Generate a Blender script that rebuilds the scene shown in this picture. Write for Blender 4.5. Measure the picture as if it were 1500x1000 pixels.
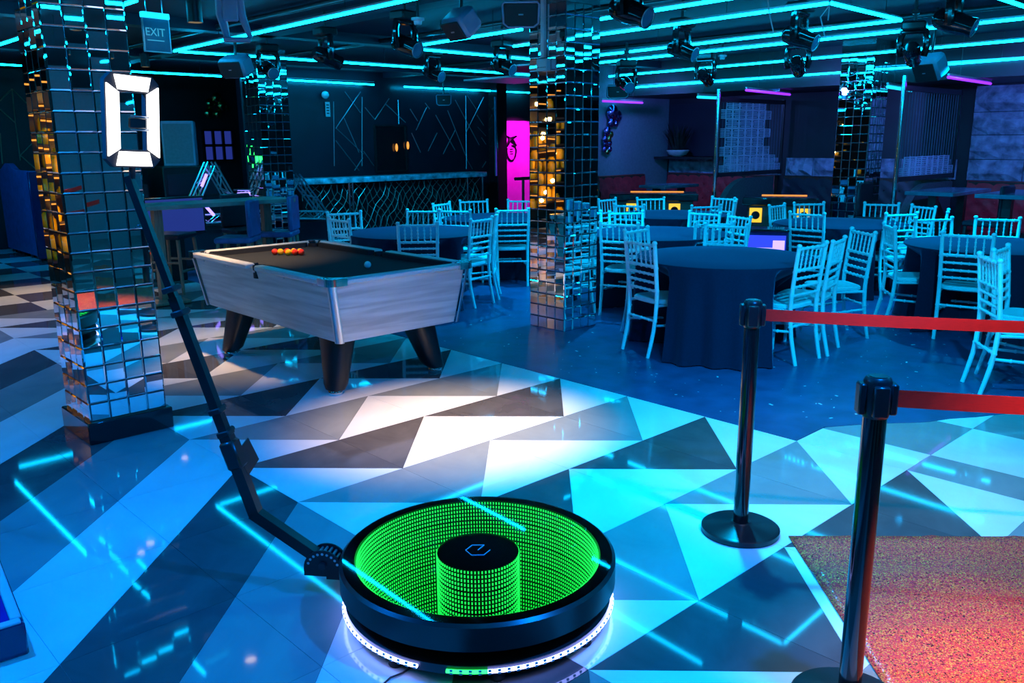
import bpy, bmesh, math, random
from mathutils import Matrix, Vector
random.seed(7)
scene = bpy.context.scene
for o in list(bpy.data.objects): bpy.data.objects.remove(o)
C = scene.collection
PI = math.pi

# ------------------------------------------------------------------ camera
F_PX, PITCH, ROLL, CAM_H, YAW = 1254.34, 0.2310, -0.0079, 1.6848, 0.75559
cA, sA = math.cos(YAW), math.sin(YAW)
def room(x, y):                      # camera-aligned ground axes -> room axes
    return (cA*x + sA*y, -sA*x + cA*y)
def _v(x, y, z):
    a, b = room(x, y); return Vector((a, b, z))
_r = _v(1, 0, 0); _f = _v(0, math.cos(PITCH), -math.sin(PITCH)); _u = _v(0, math.sin(PITCH), math.cos(PITCH))
cR, sR = math.cos(ROLL), math.sin(ROLL)
_r2 = cR*_r + sR*_u; _u2 = -sR*_r + cR*_u
cam_data = bpy.data.cameras.new('camera'); cam = bpy.data.objects.new('camera', cam_data); C.objects.link(cam)
cam_data.sensor_width = 36.0; cam_data.lens = F_PX/1500*36.0; cam_data.clip_end = 100
m = Matrix.Identity(4)
for k in range(3):
    m[k][0] = _r2[k]; m[k][1] = _u2[k]; m[k][2] = -_f[k]
m[2][3] = CAM_H
cam.matrix_world = m
scene.camera = cam
def ray(px, py):
    a = px-750; b = py-500
    X = a*cR + b*sR; Y = -a*sR + b*cR
    d = _r*(X/F_PX) + _u*(-Y/F_PX) + _f
    return d
def at(px, py, z=0.0):               # pixel -> point on the horizontal plane z
    d = ray(px, py); t = (z-CAM_H)/d.z
    return Vector((d.x*t, d.y*t, z))
def onX(px, py, X):
    d = ray(px, py); t = X/d.x
    return Vector((X, d.y*t, CAM_H + d.z*t))
def onY(px, py, Y):
    d = ray(px, py); t = Y/d.y
    return Vector((d.x*t, Y, CAM_H + d.z*t))
def pix(p):
    q = Vector(p) - Vector((0, 0, CAM_H)); dep = q.dot(_f)
    if dep <= 0.05: return None
    return (750 + F_PX*q.dot(_r2)/dep, 500 - F_PX*q.dot(_u2)/dep)

# ------------------------------------------------------------------ world, exposure
w = bpy.data.worlds.new('world'); scene.world = w; w.use_nodes = True
w.node_tree.nodes['Background'].inputs[0].default_value = (0.0, 0.02, 0.06, 1)
w.node_tree.nodes['Background'].inputs[1].default_value = 0.3
vs = scene.view_settings
vs.view_transform = 'Standard'; vs.look = 'None'; vs.gamma = 1.0; vs.exposure = 0.0; vs.use_curve_mapping = False
scene.cycles.max_bounces = 22; scene.cycles.glossy_bounces = 18; scene.cycles.transmission_bounces = 8
scene.cycles.transparent_max_bounces = 12; scene.cycles.diffuse_bounces = 3
scene.cycles.sample_clamp_indirect = 6.0
scene.cycles.use_denoising = True
LED_POWER = 28.0        # cyan strips
FILL = 1.0              # strength of the added fill spots

# ------------------------------------------------------------------ materials
def _new(name):
    mt = bpy.data.materials.new(name); mt.use_nodes = True
    nt = mt.node_tree; return mt, nt, nt.nodes['Principled BSDF']
def pm(name, col, rough=0.5, metal=0.0, noise=0.12, scale=8.0, bump=0.0, spec=0.5, coat=0.0, stretch=None, detail=3.0, col2=None):
    mt, nt, b = _new(name)
    tc = nt.nodes.new('ShaderNodeTexCoord'); mp = nt.nodes.new('ShaderNodeMapping')
    nt.links.new(tc.outputs['Object'], mp.inputs['Vector'])
    if stretch: mp.inputs['Scale'].default_value = stretch
    nz = nt.nodes.new('ShaderNodeTexNoise'); nz.inputs['Scale'].default_value = scale; nz.inputs['Detail'].default_value = detail
    nt.links.new(mp.outputs[0], nz.inputs['Vector'])
    rp = nt.nodes.new('ShaderNodeValToRGB')
    c = Vector(col[:3]); lo = c*(1-noise); hi = Vector(col2[:3]) if col2 else c*(1+noise)
    rp.color_ramp.elements[0].color = (*lo, 1); rp.color_ramp.elements[1].color = (*hi, 1)
    rp.color_ramp.elements[0].position = 0.3; rp.color_ramp.elements[1].position = 0.7
    nt.links.new(nz.outputs['Fac'], rp.inputs['Fac']); nt.links.new(rp.outputs[0], b.inputs['Base Color'])
    b.inputs['Roughness'].default_value = rough; b.inputs['Metallic'].default_value = metal
    b.inputs['Specular IOR Level'].default_value = spec
    if coat: b.inputs['Coat Weight'].default_value = coat; b.inputs['Coat Roughness'].default_value = 0.08
    if bump:
        bp = nt.nodes.new('ShaderNodeBump'); bp.inputs['Strength'].default_value = bump; bp.inputs['Distance'].default_value = 0.01 if bump < 0.95 else 0.06
        nt.links.new(nz.outputs['Fac'], bp.inputs['Height']); nt.links.new(bp.outputs[0], b.inputs['Normal'])
    return mt
def em(name, col, strength, sample=True):
    mt, nt, b = _new(name)
    b.inputs['Base Color'].default_value = (0.02, 0.02, 0.02, 1)
    b.inputs['Emission Color'].default_value = (*col, 1); b.inputs['Emission Strength'].default_value = strength
    b.inputs['Roughness'].default_value = 0.4
    if not sample: mt.cycles.emission_sampling = 'NONE'
    return mt
def marble(name, base, vein, rough):
    mt, nt, b = _new(name)
    tc = nt.nodes.new('ShaderNodeTexCoord'); nz = nt.nodes.new('ShaderNodeTexNoise')
    nz.inputs['Scale'].default_value = 2.2; nz.inputs['Detail'].default_value = 6; nz.inputs['Distortion'].default_value = 1.4
    nt.links.new(tc.outputs['Object'], nz.inputs['Vector'])
    rp = nt.nodes.new('ShaderNodeValToRGB')
    rp.color_ramp.elements[0].position = 0.38; rp.color_ramp.elements[0].color = (*vein, 1)
    rp.color_ramp.elements[1].position = 0.62; rp.color_ramp.elements[1].color = (*base, 1)
    nt.links.new(nz.outputs['Fac'], rp.inputs['Fac']); nt.links.new(rp.outputs[0], b.inputs['Base Color'])
    b.inputs['Roughness'].default_value = rough
    return mt

M = {}
M['tile_white'] = marble('tile_white', (0.80, 0.80, 0.79), (0.74, 0.74, 0.73), 0.045)
M['tile_grey'] = marble('tile_grey', (0.30, 0.31, 0.30), (0.26, 0.27, 0.27), 0.045)
M['tile_dark'] = marble('tile_dark', (0.115, 0.105, 0.105), (0.085, 0.078, 0.080), 0.045)
M['grout'] = pm('grout', (0.35, 0.35, 0.35), 0.8)
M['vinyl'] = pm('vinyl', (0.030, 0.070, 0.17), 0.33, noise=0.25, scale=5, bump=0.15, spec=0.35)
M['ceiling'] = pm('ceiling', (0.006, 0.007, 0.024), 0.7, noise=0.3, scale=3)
M['beam'] = pm('beam', (0.010, 0.012, 0.034), 0.5)
M['wall_dark'] = pm('wall_dark', (0.012, 0.013, 0.018), 0.55, noise=0.3, scale=2)
M['wall_panel'] = pm('wall_panel', (0.014, 0.016, 0.028), 0.3, noise=0.2, scale=2)
M['wall_grey'] = pm('wall_grey', (0.16, 0.20, 0.24), 0.75, noise=0.08, scale=30)
M['wall_pale'] = pm('wall_pale', (0.42, 0.44, 0.50), 0.75, noise=0.08, scale=30)
M['strip_metal'] = pm('strip_metal', (0.35, 0.36, 0.40), 0.35, metal=0.8)
M['mirror'] = pm('mirror', (0.90, 0.91, 0.92), 0.015, metal=1.0, noise=0.01)
M['mirror_back'] = pm('mirror_back', (0.45, 0.47, 0.5), 0.25, metal=0.9)
M['black_gloss'] = pm('black_gloss', (0.008, 0.008, 0.010), 0.12, spec=0.5, coat=0.5)
M['black_satin'] = pm('black_satin', (0.012, 0.012, 0.014), 0.32)
M['black_matte'] = pm('black_matte', (0.010, 0.010, 0.012), 0.6)
M['dark_steel'] = pm('dark_steel', (0.05, 0.05, 0.055), 0.3, metal=0.7)
M['chrome'] = pm('chrome', (0.8, 0.8, 0.82), 0.12, metal=1.0, noise=0.02)
M['alu'] = pm('alu', (0.62, 0.63, 0.66), 0.28, metal=0.9, noise=0.04)
M['chair'] = pm('chair', (0.70, 0.78, 0.82), 0.42, noise=0.04, scale=20)
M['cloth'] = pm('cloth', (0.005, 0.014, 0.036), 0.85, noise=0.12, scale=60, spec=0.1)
M['rail_white'] = pm('rail_white', (0.62, 0.60, 0.58), 0.28, noise=0.06, scale=4)
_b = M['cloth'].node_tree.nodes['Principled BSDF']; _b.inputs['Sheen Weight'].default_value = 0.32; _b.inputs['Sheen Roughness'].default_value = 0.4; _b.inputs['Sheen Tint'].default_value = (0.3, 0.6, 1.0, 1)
M['baize'] = pm('baize', (0.030, 0.032, 0.036), 0.9, noise=0.2, scale=300, spec=0.1)
M['red_belt'] = pm('red_belt', (1.0, 0.012, 0.003), 0.55, noise=0.1, scale=40, stretch=(1, 1, 12))
M['blue_case'] = pm('blue_case', (0.01, 0.02, 0.09), 0.15, coat=0.6)
M['blue_inner'] = pm('blue_inner', (0.02, 0.01, 0.35), 0.4)
M['speaker_blue'] = pm('speaker_blue', (0.25, 0.30, 0.42), 0.4)
M['leather_red'] = pm('leather_red', (0.55, 0.03, 0.04), 0.35, noise=0.25, scale=12, bump=0.2)
M['leather_blue'] = pm('leather_blue', (0.05, 0.11, 0.30), 0.35, noise=0.25, scale=12, bump=0.2)
M['leather_dark'] = pm('leather_dark', (0.015, 0.018, 0.03), 0.4, noise=0.2, scale=14)
M['fabric_green'] = pm('fabric_green', (0.05, 0.08, 0.08), 0.8, noise=0.2, scale=40)
M['table_slate'] = pm('table_slate', (0.10, 0.15, 0.22), 0.22, noise=0.2)
M['stone'] = pm('stone', (0.24, 0.28, 0.36), 0.85, noise=0.6, scale=7, bump=1.0, detail=10)
M['marble_bar'] = pm('marble_bar', (0.30, 0.45, 0.55), 0.25, noise=0.7, scale=9, detail=8)
M['wire'] = pm('wire', (0.30, 0.40, 0.36), 0.35, metal=0.7)
M['wood_leg'] = pm('wood_leg', (0.32, 0.20, 0.13), 0.5, noise=0.25, scale=6, stretch=(8, 8, 1))
M['wood_top'] = pm('wood_top', (0.30, 0.27, 0.24), 0.35, noise=0.3, scale=4, stretch=(1, 8, 1))
M['screen'] = pm('screen', (0.35, 0.48, 0.60), 0.5)
M['screen_dim'] = pm('screen_dim', (0.05, 0.08, 0.12), 0.5)
M['white_plastic'] = pm('white_plastic', (0.55, 0.58, 0.62), 0.4, noise=0.03)
M['leaf'] = pm('leaf', (0.010, 0.016, 0.012), 0.5, noise=0.5)
M['glaze'] = pm('glaze', (0.55, 0.6, 0.62), 0.2)
M['door_pink'] = pm('door_pink', (0.75, 0.10, 0.65), 0.5, noise=0.05)
M['foil_purple'] = pm('foil_purple', (0.42, 0.20, 0.62), 0.18, metal=1.0)
M['foil_gold'] = pm('foil_gold', (0.85, 0.55, 0.20), 0.2, metal=1.0)
M['wood_dark'] = pm('wood_dark', (0.06, 0.03, 0.018), 0.4, noise=0.3, scale=5, stretch=(1, 8, 1))
M['ball_red'] = pm('ball_red', (0.75, 0.03, 0.01), 0.08, noise=0.02, coat=0.6)
M['ball_yellow'] = pm('ball_yellow', (0.95, 0.45, 0.01), 0.08, noise=0.02, coat=0.6)
M['ball_white'] = pm('ball_white', (0.85, 0.85, 0.78), 0.08, noise=0.02, coat=0.6)
M['rubber'] = pm('rubber', (0.015, 0.015, 0.015), 0.7)
M['sign_panel'] = pm('sign_panel', (0.05, 0.22, 0.35), 0.2)
M['confetti'] = pm('confetti', (0.6, 0.75, 0.8), 0.5)
M['led_cyan'] = em('led_cyan', (0.0012, 0.46, 0.92), LED_POWER)
M['led_cyan_soft'] = em('led_cyan_soft', (0.008, 0.50, 0.85), 2.0)
M['sign_glow'] = em('sign_glow', (0.05, 0.5, 0.8), 0.8)
M['neon_purple'] = em('neon_purple', (0.21, 0.02, 1.0), 2.4)
M['led_white'] = em('led_white', (1.0, 0.98, 0.98), 3.2)
M['led_ring'] = em('led_ring', (0.27, 0.33, 1.0), 11.0)
M['led_green'] = em('led_green', (0.02, 0.9, 0.12), 4.0)
M['dot_green'] = em('dot_green', (0.012, 0.95, 0.10), 2.0, sample=False)
M['lamp_warm'] = em('lamp_warm', (1.0, 0.72, 0.38), 8.0)
M['glow_amber'] = em('glow_amber', (1.0, 0.36, 0.05), 1.3)
M['glow_yellow'] = em('glow_yellow', (1.0, 0.62, 0.03), 1.1)
M['glow_blue'] = em('glow_blue', (0.03, 0.05, 1.0), 1.2)
M['glow_violet'] = em('glow_violet', (0.28, 0.20, 1.0), 3.0)
M['screen_blue'] = em('screen_blue', (0.05, 0.09, 0.7), 0.32)

def wood_pale():
    mt, nt, b = _new('wood_pale')
    tc = nt.nodes.new('ShaderNodeTexCoord'); mp = nt.nodes.new('ShaderNodeMapping'); mp.inputs['Scale'].default_value = (0.55, 0.55, 9)
    nz = nt.nodes.new('ShaderNodeTexNoise'); nz.inputs['Scale'].default_value = 2.6; nz.inputs['Detail'].default_value = 5; nz.inputs['Distortion'].default_value = 0.35
    nt.links.new(tc.outputs['Object'], mp.inputs[0]); nt.links.new(mp.outputs[0], nz.inputs['Vector'])
    rp = nt.nodes.new('ShaderNodeValToRGB'); e = rp.color_ramp.elements
    e[0].position = 0.32; e[0].color = (0.40, 0.37, 0.35, 1); e[1].position = 0.62; e[1].color = (0.66, 0.63, 0.60, 1)
    nt.links.new(nz.outputs['Fac'], rp.inputs[0]); nt.links.new(rp.outputs[0], b.inputs['Base Color'])
    b.inputs['Roughness'].default_value = 0.35
    return mt
M['wood_pale'] = wood_pale()
def glitter():
    mt, nt, b = _new('glitter')
    tc = nt.nodes.new('ShaderNodeTexCoord')
    vo = nt.nodes.new('ShaderNodeTexVoronoi'); vo.inputs['Scale'].default_value = 260
    nt.links.new(tc.outputs['Object'], vo.inputs['Vector'])
    rp = nt.nodes.new('ShaderNodeValToRGB'); e = rp.color_ramp.elements
    e[0].color = (0.62, 0.020, 0.06, 1); e[0].position = 0.0; e[1].color = (0.95, 0.065, 0.04, 1); e[1].position = 0.62
    e2_ = rp.color_ramp.elements.new(0.80); e2_.color = (1.0, 0.16, 0.03, 1); e3_ = rp.color_ramp.elements.new(0.86); e3_.color = (1.0, 0.36, 0.06, 1)
    sp = nt.nodes.new('ShaderNodeSeparateColor'); nt.links.new(vo.outputs['Color'], sp.inputs[0])
    nt.links.new(sp.outputs[0], rp.inputs[0]); nt.links.new(rp.outputs[0], b.inputs['Base Color'])
    mr = nt.nodes.new('ShaderNodeMapRange'); mr.inputs[1].default_value = 0.90; mr.inputs[2].default_value = 0.92
    nt.links.new(sp.outputs[1], mr.inputs[0]); nt.links.new(mr.outputs[0], b.inputs['Metallic'])
    b.inputs['Roughness'].default_value = 0.25
    # every flake faces its own way
    ge = nt.nodes.new('ShaderNodeNewGeometry'); va = nt.nodes.new('ShaderNodeVectorMath'); va.operation = 'SUBTRACT'
    nt.links.new(vo.outputs['Color'], va.inputs[0]); va.inputs[1].default_value = (0.5, 0.5, 0.5)
    vm = nt.nodes.new('ShaderNodeVectorMath'); vm.operation = 'SCALE'; vm.inputs[3].default_value = 0.38
    nt.links.new(va.outputs[0], vm.inputs[0])
    ad = nt.nodes.new('ShaderNodeVectorMath'); ad.operation = 'ADD'; nt.links.new(ge.outputs['Normal'], ad.inputs[0]); nt.links.new(vm.outputs[0], ad.inputs[1])
    no = nt.nodes.new('ShaderNodeVectorMath'); no.operation = 'NORMALIZE'; nt.links.new(ad.outputs[0], no.inputs[0])
    nt.links.new(no.outputs[0], b.inputs['Normal'])
    return mt
M['glitter'] = glitter()
def two_way_mirror():
    # coated pane: clear with a faint sheen on its upper side, silvered on its under side
    mt = bpy.data.materials.new('two_way_pane'); mt.use_nodes = True; nt = mt.node_tree; nt.nodes.clear()
    out = nt.nodes.new('ShaderNodeOutputMaterial'); ge = nt.nodes.new('ShaderNodeNewGeometry')
    tr = nt.nodes.new('ShaderNodeBsdfTransparent'); tr.inputs[0].default_value = (0.92, 0.97, 0.93, 1)
    g1 = nt.nodes.new('ShaderNodeBsdfGlossy'); g1.inputs['Roughness'].default_value = 0.03
    fr = nt.nodes.new('ShaderNodeFresnel'); fr.inputs[0].default_value = 1.6
    mx = nt.nodes.new('ShaderNodeMixShader'); nt.links.new(fr.outputs[0], mx.inputs[0]); nt.links.new(tr.outputs[0], mx.inputs[1]); nt.links.new(g1.outputs[0], mx.inputs[2])
    g2 = nt.nodes.new('ShaderNodeBsdfGlossy'); g2.inputs['Roughness'].default_value = 0.0; g2.inputs['Color'].default_value = (0.80, 0.92, 0.82, 1)
    m2 = nt.nodes.new('ShaderNodeMixShader'); nt.links.new(ge.outputs['Backfacing'], m2.inputs[0]); nt.links.new(mx.outputs[0], m2.inputs[1]); nt.links.new(g2.outputs[0], m2.inputs[2])
    nt.links.new(m2.outputs[0], out.inputs[0])
    return mt
M['two_way'] = two_way_mirror()
M['deck_mirror'] = pm('deck_mirror', (0.80, 0.90, 0.82), 0.0, metal=1.0, noise=0.0)

# ------------------------------------------------------------------ mesh helpers
class MB:
    def __init__(s): s.v = []; s.f = []
    def add(s, vs_, fs, mtx=None):
        o = len(s.v)
        for p in vs_:
            p = Vector(p)
            if mtx is not None: p = mtx @ p
            s.v.append(p)
        for f in fs: s.f.append(tuple(i+o for i in f))
        return s
    def box(s, c, d, mtx=None, b=0.0):
        x, y, z = (k/2 for k in d); T = Matrix.Translation(c)
        if mtx is not None: T = mtx @ T
        if b <= 0:
            vs_ = [(sx*x, sy*y, sz*z) for sz in (-1, 1) for sy in (-1, 1) for sx in (-1, 1)]
            fs = [(0, 2, 3, 1), (4, 5, 7, 6), (0, 1, 5, 4), (2, 6, 7, 3), (0, 4, 6, 2), (1, 3, 7, 5)]
            return s.add(vs_, fs, T)
        vs_ = []; idx = {}
        for sz in (-1, 1):
            for sy in (-1, 1):
                for sx in (-1, 1):
                    for a in range(3):
                        q = [sx*(x-b), sy*(y-b), sz*(z-b)]; q[a] = (sx*x, sy*y, sz*z)[a]
                        idx[(sx, sy, sz, a)] = len(vs_); vs_.append(q)
        fs = []
        I = lambda sx, sy, sz, a: idx[(sx, sy, sz, a)]
        for k in (-1, 1):
            fs += [(I(k, -1, -1, 0), I(k, 1, -1, 0), I(k, 1, 1, 0), I(k, -1, 1, 0))[::k],
                   (I(-1, k, -1, 1), I(-1, k, 1, 1), I(1, k, 1, 1), I(1, k, -1, 1))[::k],
                   (I(-1, -1, k, 2), I(1, -1, k, 2), I(1, 1, k, 2), I(-1, 1, k, 2))[::k]]
        for p in (-1, 1):
            for q in (-1, 1):
                fs += [(I(-1, p, q, 1), I(-1, p, q, 2), I(1, p, q, 2), I(1, p, q, 1))[::(1 if p*q > 0 else -1)][::-1],
                       (I(p, -1, q, 0), I(p, 1, q, 0), I(p, 1, q, 2), I(p, -1, q, 2))[::(1 if p*q > 0 else -1)],
                       (I(p, q, -1, 0), I(p, q, -1, 1), I(p, q, 1, 1), I(p, q, 1, 0))[::(1 if p*q > 0 else -1)][::-1]]
        for sx in (-1, 1):
            for sy in (-1, 1):
                for sz in (-1, 1):
                    f = (I(sx, sy, sz, 0), I(sx, sy, sz, 1), I(sx, sy, sz, 2))
                    fs.append(f if sx*sy*sz > 0 else f[::-1])
        return s.add(vs_, fs, T)
    def tube(s, pts, r, n=8, cap=True, mtx=None):
        pts = [Vector(p) for p in pts]; rs = r if isinstance(r, (list, tuple)) else [r]*len(pts)
        vs_ = []; fs = []; prev = None
        for i, p in enumerate(pts):
            t = (pts[min(i+1, len(pts)-1)]-pts[max(i-1, 0)])
            if t.length < 1e-9: t = Vector((0, 0, 1))
            t.normalize()
            if prev is None:
                a = Vector((0, 0, 1)) if abs(t.z) < 0.9 else Vector((1, 0, 0)); a = t.cross(a).normalized()
            else:
                a = (prev - t*prev.dot(t)).normalized()
            prev = a; bq = t.cross(a)
            for k in range(n):
                th = 2*PI*k/n; vs_.append(p + (a*math.cos(th)+bq*math.sin(th))*rs[i])
        for i in range(len(pts)-1):
            for k in range(n):
                k2 = (k+1) % n; fs.append((i*n+k, i*n+k2, (i+1)*n+k2, (i+1)*n+k))
        if cap:
            fs.append(tuple(range(n))[::-1]); fs.append(tuple((len(pts)-1)*n+k for k in range(n)))
        return s.add(vs_, fs, mtx)
    def lathe(s, prof, n=24, c=(0, 0, 0), mtx=None, cap=True):
        vs_ = []; fs = []
        for r, z in prof:
            for k in range(n):
                th = 2*PI*k/n; vs_.append((c[0]+r*math.cos(th), c[1]+r*math.sin(th), c[2]+z))
        for i in range(len(prof)-1):
            for k in range(n):
                k2 = (k+1) % n; fs.append((i*n+k, i*n+k2, (i+1)*n+k2, (i+1)*n+k))
        if cap:
            if prof[0][0] > 1e-5: fs.append(tuple(range(n))[::-1])
            if prof[-1][0] > 1e-5: fs.append(tuple((len(prof)-1)*n+k for k in range(n)))
        return s.add(vs_, fs, mtx)
    def prism(s, poly, z0, z1, mtx=None):
        n = len(poly); vs_ = [(x, y, z0) for x, y in poly]+[(x, y, z1) for x, y in poly]
        fs = [tuple(range(n))[::-1], tuple(range(n, 2*n))]+[(k, (k+1) % n, (k+1) % n+n, k+n) for k in range(n)]
        return s.add(vs_, fs, mtx)
    def ball(s, c, r, n=12, m_=8, mtx=None, sc=(1, 1, 1)):
        vs_ = []; fs = []
        for i in range(m_+1):
            ph = PI*i/m_
            for k in range(n):
                th = 2*PI*k/n
                vs_.append((c[0]+sc[0]*r*math.sin(ph)*math.cos(th), c[1]+sc[1]*r*math.sin(ph)*math.sin(th), c[2]-sc[2]*r*math.cos(ph)))
        for i in range(m_):
            for k in range(n):
                k2 = (k+1) % n; fs.append((i*n+k, i*n+k2, (i+1)*n+k2, (i+1)*n+k))
        return s.add(vs_, fs, mtx)
    def mesh(s, name, mat, smooth=True):
        me = bpy.data.meshes.new(name); me.from_pydata([tuple(p) for p in s.v], [], s.f)
        bm = bmesh.new(); bm.from_mesh(me); bmesh.ops.remove_doubles(bm, verts=bm.verts, dist=1e-6)
        bmesh.ops.recalc_face_normals(bm, faces=bm.faces); bm.to_mesh(me); bm.free()
        if smooth:
            me.polygons.foreach_set('use_smooth', [True]*len(me.polygons)); me.set_sharp_from_angle(angle=math.radians(38))
        me.materials.append(M[mat]); return me
    def build(s, name, mat, parent=None, smooth=True):
        return put(name, s.mesh(name, mat, smooth), parent)
def put(name, me, parent=None, loc=None, rot=None):
    o = bpy.data.objects.new(name, me); C.objects.link(o)
    if parent: o.parent = parent
    if loc is not None: o.location = loc
    if rot is not None: o.rotation_euler = rot
    return o
def tag(o, label, cat, group=None):
    o['label'] = label; o['category'] = cat
    if group: o['group'] = group
    return o
def thing(name, label, cat, loc=(0, 0, 0), rz=0.0, group=None):
    o = bpy.data.objects.new(name, None); C.objects.link(o); o.empty_display_size = 0.1
    o.location = loc; o.rotation_euler = (0, 0, rz)
    return tag(o, label, cat, group)
def struct(o, label=None):
    o['kind'] = 'structure'
    if label: o['label'] = label
    return o
def dup(root, loc, rz, label=None, group=None):
    r = root.copy(); C.objects.link(r); r.location = loc; r.rotation_euler = (0, 0, rz)
    if label: r['label'] = label
    if group: r['group'] = group
    for ch in root.children:
        c_ = ch.copy(); C.objects.link(c_); c_.parent = r
        for g in ch.children:
            d_ = g.copy(); C.objects.link(d_); d_.parent = c_
    return r
def spot(name, loc, target, col, power, angle, blend=0.6, radius=0.06, parent=None):
    l = bpy.data.lights.new(name, 'SPOT'); l.color = col; l.energy = power; l.spot_size = math.radians(angle); l.spot_blend = blend; l.shadow_soft_size = radius
    o = bpy.data.objects.new(name, l); C.objects.link(o); o.location = loc
    o.rotation_euler = (Vector(target)-Vector(loc)).to_track_quat('-Z', 'Y').to_euler()
    if parent: o.parent = parent; o.matrix_parent_inverse = parent.matrix_basis.inverted()
    return o
def point(name, loc, col, power, radius=0.05):
    l = bpy.data.lights.new(name, 'POINT'); l.color = col; l.energy = power; l.shadow_soft_size = radius
    o = bpy.data.objects.new(name, l); C.objects.link(o); o.location = loc; return o

# ------------------------------------------------------------------ room shell
CEIL = 2.86
def slab(name, lo, hi, mat, label=None):
    b = MB().box([(lo[k]+hi[k])/2 for k in range(3)], [hi[k]-lo[k] for k in range(3)])
    return struct(b.build(name, mat, smooth=False), label)
XL, XR, YF, YB = -5.0, 12.75, -4.5, 16.0
floor = slab('floor', (XL, YF, -0.1), (XR+0.2, YB, -0.0035), 'grout', 'polished floor of cut white, grey and dark tiles')
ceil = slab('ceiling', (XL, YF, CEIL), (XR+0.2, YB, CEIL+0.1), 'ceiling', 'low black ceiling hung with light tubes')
slab('wall_left', (XL-0.15, YF, -0.1), (XL, YB, CEIL+0.1), 'wall_dark')
slab('wall_front', (XL, YF-0.15, -0.1), (XR+0.2, YF, CEIL+0.1), 'wall_pale')
wall_back = slab('wall_back', (XL, YB, -0.1), (XR+0.2, YB+0.15, CEIL+0.1), 'wall_dark', 'dark back wall with thin crossing metal lines')
wall_right = slab('wall_right', (XR, YF, -0.1), (XR+0.2, 9.45, CEIL+0.1), 'wall_dark', 'dark side wall above the booths faced with stone')
slab('wall_alcove', (10.72, 9.45, 0.0), (XR+0.2, 9.62, CEIL), 'wall_grey', 'plain grey-blue wall closing the booth row')
slab('wall_corridor', (11.7, 13.0, 0.0), (XR+0.2, 13.15, CEIL), 'wall_dark', 'dark wall around the magenta door')
wall_bar = slab('wall_bar', (6.5, 13.05, 0.0), (11.7, 13.2, CEIL), 'wall_panel', 'glossy black wall behind the bar with crossing metal lines')
slab('trim_1', (11.3, -2.0, 2.36), (XR, 9.45, CEIL), 'wall_dark', 'dark soffit over the booths')
for k, (x0, x1, y0, y1) in enumerate([(-1.0, XR, 8.55, 8.75), (-1.0, XR, 11.6, 11.8), (4.55, 4.75, -1, 13), (-1.2, -1.0, -1, 14), (9.1, 9.3, -1, 12.9)]):
    slab('trim_%d' % (k+2), (x0, y0, CEIL-0.10), (x1, y1, CEIL), 'beam', 'shallow dark beam under the ceiling')

# ------------------------------------------------------------------ floor tiles
TA = 0.6203; OX, OY = 2.4940, 3.4972
def N(i, j): return (OX+i*TA, OY-j*TA)
GAP = 0.0016
def inset(poly, g):
    cx = sum(p[0] for p in poly)/len(poly); cy = sum(p[1] for p in poly)/len(poly)
    n = len(poly); out = []
    ar = sum(poly[k][0]*poly[(k+1) % n][1]-poly[(k+1) % n][0]*poly[k][1] for k in range(n))
    if ar < 0: poly = poly[::-1]
    for k in range(n):
        p0, p1, p2 = Vector(poly[k-1]), Vector(poly[k]), Vector(poly[(k+1) % n])
        d1 = (p1-p0).normalized(); d2 = (p2-p1).normalized()
        n1 = Vector((-d1.y, d1.x)); n2 = Vector((-d2.y, d2.x))
        bis = (n1+n2); bis = bis/(bis.length**2)*2
        out.append(p1+bis*g)
    return out
pieces = []      # (poly, colour)
COLS = ['tile_white', 'tile_dark', 'tile_grey']
for i in range(-9, 3):
    for j in range(-20, 10):
        a, b, c_, d = N(i, j), N(i+1, j), N(i, j+1), N(i+1, j+1)
        if j < -10:
            pieces.append(([a, b, d, c_], 'tile_white' if (i+j) % 2 else 'tile_dark')); continue
        if i < -1:
            pieces.append(([a, b, c_], COLS[(i+j) % 3])); pieces.append(([b, d, c_], COLS[(i+j+1) % 3]))
        else:
            col = 'tile_dark' if j % 2 else 'tile_grey'
            if i % 2 == 0:
                pieces.append(([a, b, c_], col)); pieces.append(([b, d, c_], 'tile_white'))
            else:
                pieces.append(([a, b, d], col)); pieces.append(([a, d, c_], 'tile_white'))
for j in range(2, 10):
    for k, (i0, i1) in enumerate([(3, 3.5), (3.5, 4.5), (4.5, 5.5), (5.5, 6.5), (6.5, 7.5)]):
        pieces.append(([N(i0, j), N(i1, j), N(i1, j+1), N(i0, j+1)], 'tile_grey' if (j+k) % 2 else 'tile_white'))
def view_area(poly):
    q = [pix((x, y, 0)) for x, y in poly]
    if any(p is None for p in q): return 0
    q = [(min(max(p[0], 0), 1500), min(max(p[1], 0), 1000)) for p in q]; n = len(q)
    return abs(sum(q[k][0]*q[(k+1) % n][1]-q[(k+1) % n][0]*q[k][1] for k in range(n)))/2
ranked = sorted(pieces, key=lambda t: -view_area(t[0]))
tile_mesh = {}
rest = {k: MB() for k in COLS}
nt_ = 0
for poly, col in ranked:
    if view_area(poly) > 25 and nt_ < 300:
        nt_ += 1
        o0 = poly[0]; loc = [(round(p[0]-o0[0], 4), round(p[1]-o0[1], 4)) for p in poly]
        key = (tuple(loc), col)
        if key not in tile_mesh:
            tile_mesh[key] = MB().prism(inset(loc, GAP/2), -0.009, 0.0).mesh('tile', col, False)
        put('tile', tile_mesh[key], floor, (o0[0], o0[1], 0))
    else:
        rest[col].prism(inset(poly, GAP/2), -0.009, 0.0)
for k, b in rest.items():
    if b.v: o = b.build('distant_tiles', k, floor, False); o['kind'] = 'stuff'

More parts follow.
